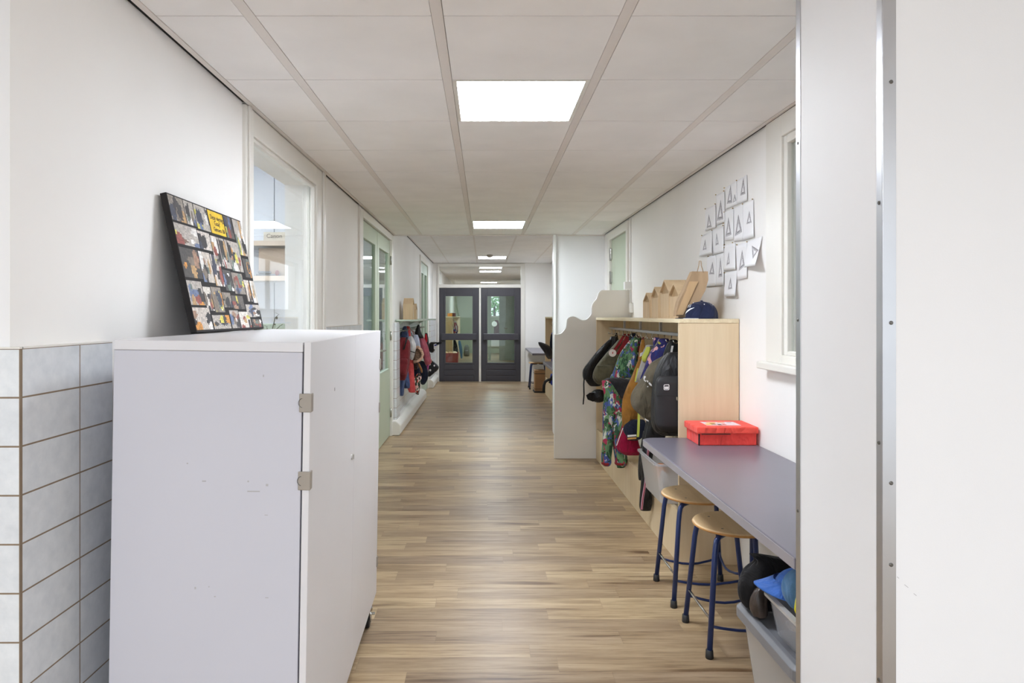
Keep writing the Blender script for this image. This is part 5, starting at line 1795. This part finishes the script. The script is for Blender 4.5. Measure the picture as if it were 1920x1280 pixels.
# ------------------------------------------------------------------ coat rack on the far left wall
r = thing('coat_shelf', (-0.95, 9.9, 1.33), 'thin pale green shelf with coat hooks on the far left wall', 'coat rack')
MB().box(XL + .013, -.80, 8.42, 11.6, 1.325, 1.343).build('board', M['greenlight'], r, bevel=.002)
MB().box(XL + .013, XL + .04, 8.52, 11.6, 1.19, 1.23).build('hook_board', M['greenlight'], r)
for k in range(14):
    y = 8.6 + k * .22
    MB().tube([(XL + .04, y, 1.21), (-.99, y, 1.20), (-.975, y, 1.225)], .005, 7).build('hook', M['steel'], r, smooth=True)
for y in (8.47, 10.0, 11.5):
    MB().prism([(XL + .013, y, 1.325), (-.97, y, 1.325), (XL + .013, y, 1.26)], (0, .02, 0)).build('bracket', M['greenlight'], r)
HG2 = 'toy houses on the far left coat shelf'
toy_house(-.975, 9.0, 1.3435, .20, .125, .20, .275, math.pi, 'tall pale wooden toy house on the far left coat shelf', HG2)
toy_house(-.965, 9.3, 1.3435, .19, .125, .14, .21, math.pi, 'small pale wooden toy house beside the tall one on the far left shelf', HG2)

GB = 'coats and bags on the far left wall'
M['maroon'] = fabric('maroon_cloth', (112, 40, 44), .12)
M['denimd'] = fabric('denim_blue', (74, 88, 124), .14)
M['coral'] = fabric('coral_cloth', (208, 84, 84), .1)
M['silver'] = plain('silver_nylon', (206, 204, 204), .3, .3, .12, 14, .3, 40)
M['furbrown'] = plain('brown_fur', (104, 82, 66), .9, 0, .35, 60, .6, 160)
M['pale'] = fabric('pale_blue_cloth', (186, 194, 214), .12)
M['rose'] = fabric('rose_cloth', (178, 94, 108), .12)
M['dots'] = dots('black_with_white_dots', (24, 23, 27), (232, 226, 230), 13, .2)
M['floral2'] = patterned('dark_flower_print', [(40, 56, 46), (222, 214, 204), (196, 70, 50), (60, 84, 60), (28, 36, 40), (226, 190, 180), (46, 70, 52)], 24, .5)
M['tan'] = fabric('tan_cloth', (150, 104, 62), .12)
r = thing('backpack', at(757, 712, 8.72), 'maroon backpack hanging at the near end of the far left coat rack', 'backpack', GB)
hang('pack_body', None, None, None, 8.72, [(632, 751, 760), (640, 749, 768), (655, 748, 769), (672, 748, 768), (690, 747, 766), (704, 748, 763), (713, 750, 759)], .08, M['maroon'], parent=r, p=3, fold=.04)
hang('front_pocket', None, None, None, 8.63, [(672, 750, 764), (680, 749, 765), (692, 749, 763), (703, 751, 761)], .03, M['maroon'], parent=r, p=3.4, fold=.03)
strap('strap', [at(757, 655, 8.63), at(761, 642, 8.6), at(763, 632, 8.63)], .02, M['black_n'], r)
r = thing('denim_trousers', at(757, 742, 8.86), 'faded denim trousers hanging below the maroon backpack', 'trousers', GB)
hang('trouser_leg', None, None, None, 8.86, [(690, 747, 760), (706, 747, 761), (722, 748, 758), (736, 749, 757), (742, 750, 756)], .05, M['denimd'], parent=r)
hang('trouser_leg', None, None, None, 8.95, [(690, 757, 765), (706, 757, 767), (720, 757, 769), (728, 758, 768)], .05, M['denimd'], parent=r, seed=3)
hang('denim_jacket', 'small denim jacket hanging above the maroon backpack', 'jacket', GB, 8.9, [(611, 757, 762), (620, 753, 764), (628, 750, 766), (636, 751, 765)], .06, M['denimd'], seed=5, loop=(XL + .035, 8.9, 1.215))
hang('coral_coat', 'long coral red coat hanging on the far left wall', 'coat', GB, 9.2, [(611, 762, 768), (625, 760, 770), (645, 762, 772), (668, 764, 774), (690, 765, 776), (708, 765, 777), (725, 764, 779), (736, 768, 779)], .08, M['coral'], seed=2, loop=(XL + .035, 9.2, 1.215))
r = thing('jacket', at(772, 674, 9.05), 'shiny silver jacket between the maroon backpack and the brown hood', 'jacket', GB)
hang('jacket_body', None, None, None, 9.05, [(630, 766, 773), (640, 765, 778), (650, 766, 780), (662, 767, 778), (670, 768, 776), (675, 771, 774)], .07, M['silver'], parent=r, seed=2, fold=.1)
strap('belt', [at(766, 657, 8.96), at(772, 659, 8.95), at(778, 661, 8.97)], .012, M['black_n'], r, (0, 0, 1))
r = thing('winter_hood', at(784, 680, 9.15), 'brown hood with a light fur edge hanging among the far coats', 'hood', GB)
hang('hood_body', None, None, None, 9.15, [(648, 781, 786), (656, 778, 790), (665, 776, 792), (673, 774, 791), (679, 776, 788)], .07, M['furbrown'], parent=r, seed=4)
MB().tube([at(779, 652, 9.06), at(784, 650, 9.05), at(790, 656, 9.05), (at(792.5, 664, 9.05)), at(790, 672, 9.05), at(783, 677, 9.05), at(776, 678, 9.06)], .018, 9).build('fur_edge', plain('light_fur', (196, 160, 136), .95, 0, .25, 50, .8, 120), r, smooth=True)
hang('pale_shirt', 'pale blue garment behind the silver jacket', 'shirt', GB, 9.5, [(627, 774, 783), (636, 775, 786), (648, 777, 788), (658, 780, 789), (664, 783, 788)], .06, M['pale'], seed=6, loop=(XL + .035, 9.5, 1.215))
hang('rose_jacket', 'dusty rose jacket hanging in the middle of the far left coats', 'jacket', GB, 9.75, [(627, 784, 792), (640, 786, 799), (654, 789, 804), (668, 793, 807), (678, 796, 809), (684, 798, 806)], .08, M['rose'], seed=3, loop=(XL + .035, 9.75, 1.215))
hang('sling_bag', 'black bag tied high on a hook above the rose jacket', 'bag', GB, 9.6, [(608, 783.5, 786), (616, 780, 788), (624, 778, 790), (630, 780, 793), (634, 784, 794)], .05, M['black_n'], seed=2, loop=(XL + .035, 9.6, 1.215))
r = thing('jacket', at(800, 650, 10.1), 'black and red jacket at the far end of the left coats', 'jacket', GB)
hang('jacket_body', None, None, None, 10.1, [(624, 797, 801), (632, 796, 803), (644, 796, 804), (656, 798, 804)], .06, M['black_n'], parent=r)
hang('red_panel', None, None, None, 10.03, [(626, 797, 800), (634, 796, 801), (642, 797, 801)], .02, fabric('signal_red_cloth', (190, 30, 44), .1), parent=r)
hang('navy_bag', 'rounded navy bag hanging low on the far left wall', 'bag', GB, 9.85, [(676, 783, 794), (688, 784, 800), (700, 787, 803), (710, 788, 802), (718, 789, 798), (721, 791, 795)], .07, M['navy2'], seed=2, loop=(XL + .035, 9.85, 1.215))
hang('navy_jacket', 'navy jacket hanging beside the long coral coat', 'jacket', GB, 9.55, [(680, 774, 784), (692, 773, 788), (704, 775, 787), (712, 776, 784)], .06, M['navy2'], seed=7, loop=(XL + .035, 9.55, 1.215))
strap_r = hang('floral_bag', 'dark bag with red and white flower print hanging low among the far coats', 'bag', GB, 9.3, [(700, 782, 788), (708, 776, 790), (718, 775, 788), (728, 777, 787), (736, 779, 786), (740, 781, 785)], .06, M['floral2'], seed=1, loop=(XL + .035, 9.3, 1.215))
hang('tan_scarf', 'tan scarf hanging below the brown hood', 'scarf', GB, 9.25, [(680, 783, 786), (686, 785, 789), (693, 788, 792), (699, 790, 792)], .02, M['tan'], seed=1, loop=(XL + .035, 9.25, 1.215))
hang('pink_ribbon_bag', 'pink gym bag between the rose jacket and the dotted bag', 'bag', GB, 10.0, [(680, 800, 804), (686, 799, 804), (692, 798, 803), (697, 799, 802)], .03, plain('hot_pink', (196, 84, 150), .6), seed=1, loop=(XL + .035, 10.0, 1.215))
r = thing('peaked_cap', at(813, 660, 10.3), 'black peaked cap with a white and blue badge on the far left coats', 'cap', GB)
hang('crown', None, None, None, 10.3, [(641, 808, 820), (645, 804, 822), (651, 803, 818), (658, 805, 814), (661, 808, 812)], .07, M['black_n'], parent=r)
bp = flat(MB(), [(813, 645), (820, 643), (820.5, 650), (817, 656), (813.5, 654)], 10.215).build('badge', M['white_c'], r)
flat(MB(), [(814.5, 646.6), (819, 645.4), (819, 647.4), (814.6, 648.6)], 10.211).build('badge_stripe', M['royal'], bp)
pk = [at(818, 642, 10.2), at(826, 640.5, 10.15), at(829, 642, 10.12), at(826, 645, 10.14), at(818, 646, 10.2)]
MB().prism(pk, (0, .02, 0)).build('peak', M['black_n'], r, bevel=.004)
r = thing('gym_bag', at(813, 706, 10.35), 'black gym bag with white dots hanging at the far end of the left coats', 'bag', GB)
hang('bag_body', None, None, None, 10.35, [(676, 806, 811), (682, 804, 818), (688, 803, 822), (694, 803, 820), (700, 803, 813), (706, 803, 806)], .06, M['dots'], parent=r, p=3)
strap('strap', [at(808, 678, 10.3), at(806, 664, 10.32), at(800, 640, 10.35), Vector((XL + .035, 10.35, 1.215))], .012, M['black_n'], r)
hang('brown_shoebag', 'brown bag peeping out below the rose jacket', 'bag', GB, 9.95, [(672, 803, 808), (676, 800, 810), (680, 796, 809), (683, 797, 803)], .05, M['tan'], seed=4, loop=(XL + .035, 9.95, 1.215))
hang('dark_cloth', 'dark brown cloth bundle below the fur-edged hood', 'cloth', GB, 9.4, [(676, 770, 782), (682, 771, 786), (688, 773, 785), (693, 776, 782)], .05, fabric('dark_brown_cloth', (66, 52, 50), .2), seed=4, loop=(XL + .035, 9.4, 1.215))

# ------------------------------------------------------------------ far right corner
GC = 'things at the far locker'
r = thing('jacket', at(1037, 700, 11.2), 'royal blue jacket hanging at the far locker beside the screen', 'jacket', GC)
hang('jacket_body', None, None, None, 11.2, [(622, 1035, 1041), (636, 1032, 1043), (655, 1031, 1044), (672, 1033, 1044), (684, 1035, 1043)], .1, M['royal'], parent=r)
hang('sleeve', None, None, None, 11.1, [(626, 1033, 1038), (640, 1031, 1036), (655, 1031, 1036), (668, 1033, 1037)], .05, M['navy2'], parent=r)
hang('black_hat', 'black hat with a pointed brim sticking out at the far locker', 'hat', GC, 11.0, [(641, 1009, 1014), (646, 1010, 1026), (652, 1014, 1033), (660, 1020, 1036), (668, 1024, 1036), (673, 1028, 1034)], .09, M['charcoal'], seed=2)
hang('blue_bag', 'bright blue bag hanging under the desk beyond the screen', 'bag', GC, 11.15, [(700, 1033, 1040), (708, 1031, 1042), (716, 1031, 1042), (722, 1034, 1040)], .06, plain('vivid_blue', (36, 60, 170), .5), seed=3)
r = thing('scooter', at(1024, 735, 10.0), 'black bent handle and tube leaning at the base of the far locker', 'scooter', GC)
MB().tube([at(1019, 735, 9.9), at(1020, 722, 9.9), at(1022, 716, 9.9), at(1027, 712.5, 9.9), at(1036, 710, 9.9)], .02, 9).build('tube_frame', M['black'], r, smooth=True)
MB().tube([at(1030, 718, 9.9), at(1033, 710, 9.9), at(1036, 704, 9.9)], .014, 9).build('handle', M['black'], r, smooth=True)
r = thing('waste_bin', (1.03, 12.75, 0), 'square wood-coloured bin with a black lid line beside the stool under the farthest desk', 'bin', GC)
a, c = at(1003, 735, 12.65), at(1022, 735, 12.65)
MB().box(a.x, c.x, 12.65, 12.95, .02, .40).build('bin_body', plain('tan_bin', (164, 124, 84), .6), r, bevel=.006)
MB().box(a.x - .004, c.x + .004, 12.646, 12.954, .335, .345).build('lid_line', M['black'], r)
MB().box(a.x - .02, c.x + .004, 12.6, 12.954, 0, .022).build('foot_plate', M['black'], r, bevel=.004)
MB().box(a.x - .004, c.x + .004, 12.646, 12.954, .06, .066).build('lower_line', M['black'], r)

# ------------------------------------------------------------------ hall beyond the dark doors
b = MB()
b.box(XL - 0.1, XL, YE + .15, 26.0, 0, ZB + .05)
ST(b, 'wall_left.003', M['wall'], 'left wall of the hall beyond the dark double doors', 'wall')
ST(MB().box(1.43, 1.53, YE + .15, 26.0, 0, ZB + .05), 'wall_right.002', M['wall'], 'right wall of the hall beyond the dark double doors', 'wall')
ST(MB().box(XL - .1, 1.53, YE + .13, 26.1, ZB, ZB + .06), 'ceiling.002', M['ceil'], 'ceiling of the hall beyond the dark double doors', 'ceiling')
wx0, wx1, wz0_, wz1_ = at(921, 580, 26).x, at(938, 580, 26).x, at(0, 592, 26).z, at(0, 556, 26).z
b = MB()
b.box(XL, wx0, 26.0, 26.1, 0, ZB)
b.box(wx1, 1.43, 26.0, 26.1, 0, ZB)
b.box(wx0, wx1, 26.0, 26.1, 0, wz0_)
b.box(wx0, wx1, 26.0, 26.1, wz1_, ZB)
ST(b, 'wall_back.001', M['green'], 'sage green end wall of the hall with a small bright window', 'wall')
w4 = ST(MB().frame((25.96, 26.02), (wx0 - .05, wx1 + .05, wz0_ - .05, wz1_ + .05), (wx0, wx1, wz0_, wz1_), 'x'), 'window_4', M['trim'], 'small bright window at the end of the hall with trees outside', 'window')
MB().box(wx0, wx1, 26.03, 26.036, wz0_, wz1_).build('pane', M['glass'], w4)
b = MB()
rg = random.Random(5)
tr = thing('tree', (.45, 31, 0), 'green tree outside the small window at the end of the hall', 'tree')
for k in range(260):
    c = Vector((rg.gauss(.45, .5), rg.gauss(31, .4), rg.gauss(1.9, .35)))
    d = Vector((rg.gauss(0, 1), rg.gauss(0, 1), rg.gauss(0, 1))).normalized() * .12
    e_ = d.orthogonal().normalized() * .05
    b.add([c - d, c + e_, c + d, c - e_, c + d.cross(e_) * 2], [(0, 1, 4), (1, 2, 4), (2, 3, 4), (3, 0, 4)])
b.build('foliage', plain('leaf_green', (120, 160, 110), .6, 0, .2), tr, kind='stuff')
MB().tube([(.45, 31, 0), (.47, 31, 1.0), (.45, 31, 1.8)], [.09, .07, .05]).build('trunk', M['brown'], tr)
ST(MB().box(-6, 6, 30, 60, -.06, -.001), 'ground', plain('paving_outside', (170, 168, 160), .8), 'pale ground outside the small window', 'ground')
ceiling_light(.15, 17.5, ZB - .001, 'ceiling panel just beyond the transom of the dark doors')
ceiling_light(.15, 23.3, ZB - .001, 'ceiling panel far down the hall beyond the dark doors')
# inner sage door standing on the right of the hall
r = thing('door_7', (.75, 21.9, 0), 'sage grey door seen through the right dark door', 'door', kind='structure')
MB().box(at(936, 600, 21.9).x, 1.42, 21.85, 21.9, .0, 2.3).build('leaf', plain('grey_sage', (142, 152, 140), .45), r)
MB().tube([at(945, 615, 21.8), at(951, 615, 21.8)], .02, 9).build('handle', M['steel'], r)
ST(MB().box(at(915, 600, 22).x, at(920.5, 600, 22).x, 21.95, 22.05, 0, 2.3), 'trim_8', M['greenlight'], 'pale green post beside the inner door of the hall', 'trim')
MB().box(at(921, 600, 25.7).x, at(937, 600, 25.7).x, 25.9, 26.0, .25, .62).build('radiator', M['post'], label='white radiator below the small window at the end of the hall', cat='radiator', bevel=.01)
hang('hall_coat', 'dark wine red coat hanging near the small window in the hall', 'coat', None, 25.8, [(600, 928, 934), (608, 926, 936), (618, 926, 937), (626, 926, 937), (634, 927, 936)], .15, fabric('wine_cloth', (84, 40, 46), .1), loop=(.45, 26.0, 1.25))
pc = at(927, 607, 24.6)
MB().tube([pc, pc + Vector((0, .03, 0))], .095, 24).build('wall_clock', M['post'], label='round white disc beside the wine red coat in the hall', cat='clock', bevel=.006)
# hall locker on the left with things in and on it
r = thing('coat_locker', (-1.0, 20.5, 0), 'wooden coat locker in the hall, seen through the left dark door', 'coat locker', 'coat lockers in the hall')
hx = -.84
MB().box(XL + .005, hx, 18.5, 18.53, 0, ZT - .024).build('side_panel', plain('oak_panel', (176, 146, 104), .5), r)
MB().box(XL + .005, hx, 24.2, 24.23, 0, ZT - .024).build('side_panel', M['birch'], r)
MB().box(XL + .005, hx, 18.49, 24.24, ZT - .023, ZT).build('top', M['birchedge'], r)
MB().box(hx - .02, hx, 18.54, 24.2, 0, .3).build('base_board', M['birch'], r)
MB().box(-.99, hx - .03, 18.7, 19.1, ZT + .0005, ZT + .085).build('orange_box', plain('orange_box', (224, 140, 50), .6), label='orange box on top of the hall locker', cat='box', bevel=.004)
MB().box(-.99, hx - .0, 20.2, 20.6, ZT + .0005, ZT + .10).build('maroon_box', plain('maroon_box', (110, 34, 38), .6), label='dark red box on top of the hall locker', cat='box', bevel=.004)
hang('hall_jacket', 'red and blue jacket hanging in the hall locker', 'jacket', 'coats in the hall', 20.2, [(602, 852, 855), (610, 851, 858), (618, 850, 859), (626, 851, 857)], .12, patterned('red_blue', [(160, 60, 70), (70, 80, 140), (200, 190, 190)], 12), loop=(-.95, 20.2, ZT - .03))
hang('hall_coat', 'black coat hanging low in the hall locker', 'coat', 'coats in the hall', 20.5, [(637, 850, 854), (646, 850, 857), (656, 850, 859), (663, 852, 859)], .12, M['black_n'], seed=2, loop=(-.95, 20.5, ZT - .03))
hang('hall_trousers', 'bright blue trousers hanging in the hall locker', 'trousers', 'coats in the hall', 21.5, [(638, 859, 863), (650, 860, 866), (660, 862, 867), (672, 864, 867)], .1, plain('sky_blue_cloth', (70, 126, 170), .7), seed=2, loop=(-.95, 21.5, ZT - .03))
r = thing('backpack', at(875, 667, 24.1), 'grey backpack standing on the floor at the end of the hall', 'backpack')
hang('pack_body', None, None, None, 24.1, [(646.5, 873, 877), (649, 871, 879), (656, 870, 880), (663, 869.6, 880), (667, 870, 879.6)], .12, plain('grey_pack', (108, 112, 106), .7), parent=r, p=3, fold=.02)
hang('front_pocket', None, None, None, 23.97, [(656, 872, 878), (660, 871, 879), (666, 871, 879)], .04, plain('grey_pocket', (96, 100, 94), .7), parent=r, p=3, fold=.02)
r = thing('crate', (-.92, 17.85, 0), 'red crate with groceries on the floor behind the left dark door', 'crate')
b = MB()
tub_shell(b, -1.08, -.66, 17.6, 18.1, 0.0, .45, .02)
b.build('crate_body', plain('red_crate', (150, 40, 40), .5), r)
for (x, y, c) in ((-.98, 17.8, (206, 170, 120)), (-.86, 17.75, (196, 150, 110)), (-.76, 17.9, (226, 200, 170))):
    MB().ball((x, y, .43), (.07, .09, .05)).build('bread_roll', plain('bread', c, .8), smooth=True, label={-.98: 'golden roll at the wall side of the red crate', -.86: 'brown roll in the middle of the red crate', -.76: 'pale roll at the open side of the red crate'}[x], cat='bread')
